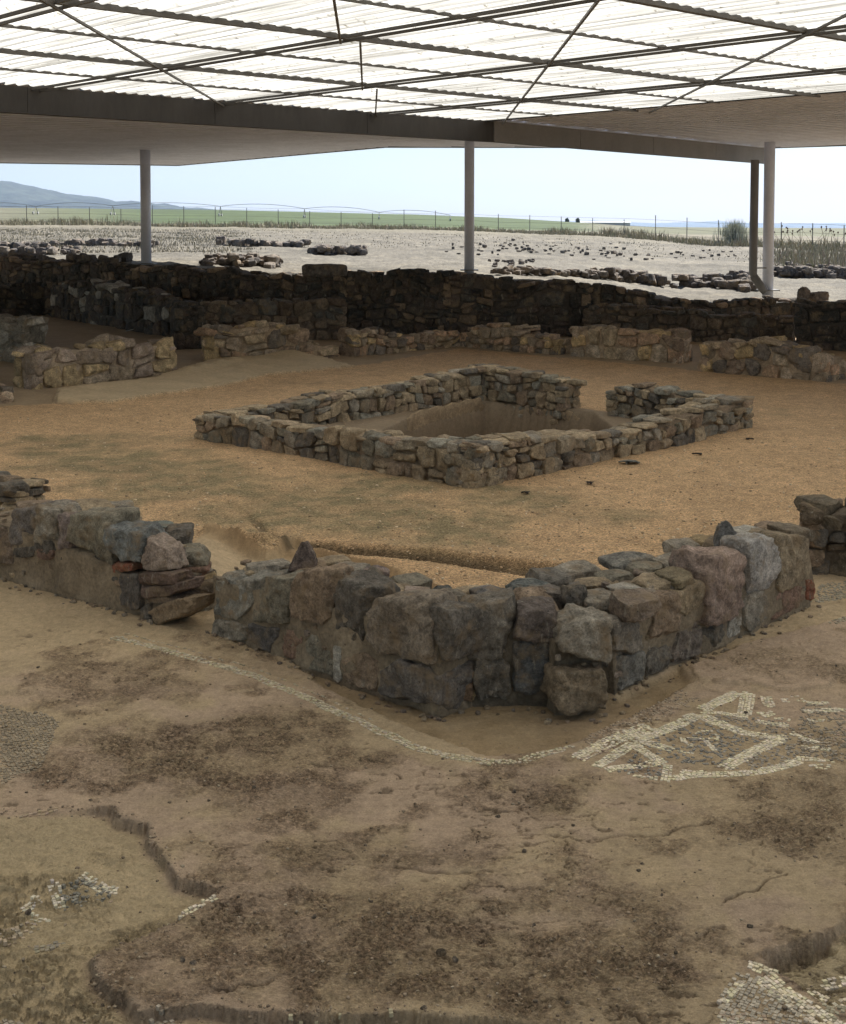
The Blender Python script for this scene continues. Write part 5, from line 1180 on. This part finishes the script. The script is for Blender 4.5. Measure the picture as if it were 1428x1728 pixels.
# farm shed and two trees on the skyline
def skyl(u, y_): x_ = ux(u, y_); return np.array([x_, y_, H(x_, y_)])
p = D(1020, 384, 430); sdh = thing('farm_shed', 'long low white farm shed on the skyline right of the middle post', 'shed', p)
mb = MB(); mb.box(p + np.array([0, 0, .8]), (8, 0, 0), (0, 3, 0), (0, 0, .85)); mb.build('wall', M['white'], sdh, cols=False)
mb = MB(); zt = p[2] + 1.7; Vr = [[p[0] - 8.3, p[1] - 3.4, zt], [p[0] + 8.3, p[1] - 3.4, zt], [p[0] + 8.3, p[1], zt + .35], [p[0] - 8.3, p[1], zt + .35], [p[0] - 8.3, p[1] + 3.4, zt], [p[0] + 8.3, p[1] + 3.4, zt]]
mb.add(Vr, [[0, 1, 2, 3], [3, 2, 5, 4], [0, 4, 5, 1]]); mb.V and mb.build('roof', M['white'], sdh, cols=False)
for i, (u, lb) in enumerate(((957, 'small dark round tree, left one of the pair on the skyline by the shed'), (975, 'small dark round tree, right one of the pair on the skyline by the shed'))):
    p = D(u, 378, 400); t_ = thing('skyline_tree', lb, 'tree', p); r_ = np.random.default_rng(i); pts = []
    for _ in range(300):
        v_ = r_.normal(size=3); v_ /= np.linalg.norm(v_); v_ *= r_.uniform(.3, 1)**.5; pts.append(p + np.array([v_[0]*.5, v_[1]*.5, .9 + v_[2]*.75]))
    o = blades('crown', pts, np.full(300, .4), [(.10, .11, .08), (.13, .14, .10)], 3, .1, i, .1, kind=None); o.parent = t_; o.location = (-p[0], -p[1], -p[2])
    mb = MB(); mb.tube([p, p + np.array([0, 0, 1.2])], [.2, .12], 6, (.08, .06, .04)); mb.build('trunk', M['plant'], t_)
# hills
def hill(name, prof, y_, depth_, colr, seed, rough):
    us = np.array([q[0] for q in prof], float); vs_ = np.array([q[1] for q in prof], float)
    nu, nd = 260, 60; uu = np.linspace(us[0], us[-1], nu); Vv = []
    for j in range(nd):
        t = j/(nd - 1); yy_ = y_ - depth_ + 2*depth_*t
        for u in uu:
            zt_ = CAMZ + (378 - np.interp(u, us, vs_))/F*y_; f = math.cos((t - .5)*math.pi)**1.0
            Vv.append([ux(u, y_)*(1 + 0*t), yy_, -30 + (zt_ + 30)*f])
    Vv = np.array(Vv); Vv[:, 2] += fbm(Vv/(y_*.03), 5, seed, .55)*rough*np.clip((Vv[:, 2] + 25)/60, 0, 1)
    Fq = [[j*nu + i, j*nu + i + 1, (j + 1)*nu + i + 1, (j + 1)*nu + i] for j in range(nd - 1) for i in range(nu - 1)]
    c_ = np.array(colr)*(1 + .3*fbm(Vv/(y_*.01), 3, 4))[:, None]
    return tag(mesh(name, Vv, np.array(Fq), M['hill'], None, np.clip(c_, .01, 1), True), kind='structure')
hill('hill', [(-900, 330), (-500, 300), (-200, 286), (-60, 300), (-20, 309), (0, 306), (25, 311), (60, 317), (120, 329), (200, 340), (300, 351), (380, 358), (500, 366), (650, 376)], 4200, 900, (.045, .055, .038), 3, 11)
hill('far_hills', [(800, 382), (900, 376), (1000, 373), (1100, 377), (1200, 374), (1300, 378), (1428, 377), (1600, 374), (1800, 378), (2000, 384)], 9500, 1200, (.09, .10, .08), 5, 8)
# air
hm = bpy.data.materials.new('air'); hm.use_nodes = True; t = hm.node_tree; t.nodes.remove(t.nodes['Principled BSDF'])
vp = t.nodes.new('ShaderNodeVolumePrincipled'); vp.inputs['Color'].default_value = (.48, .66, 1.0, 1); vp.inputs['Density'].default_value = .00007; vp.inputs['Anisotropy'].default_value = .2
t.links.new(vp.outputs[0], t.nodes['Material Output'].inputs['Volume'])
mb = MB(); mb.box((0, 5800, 130), (16000, 0, 0), (0, 6400, 0), (0, 0, 230)); hz_o = mb.build('haze', hm, None, cols=False); tag(hz_o, kind='stuff')
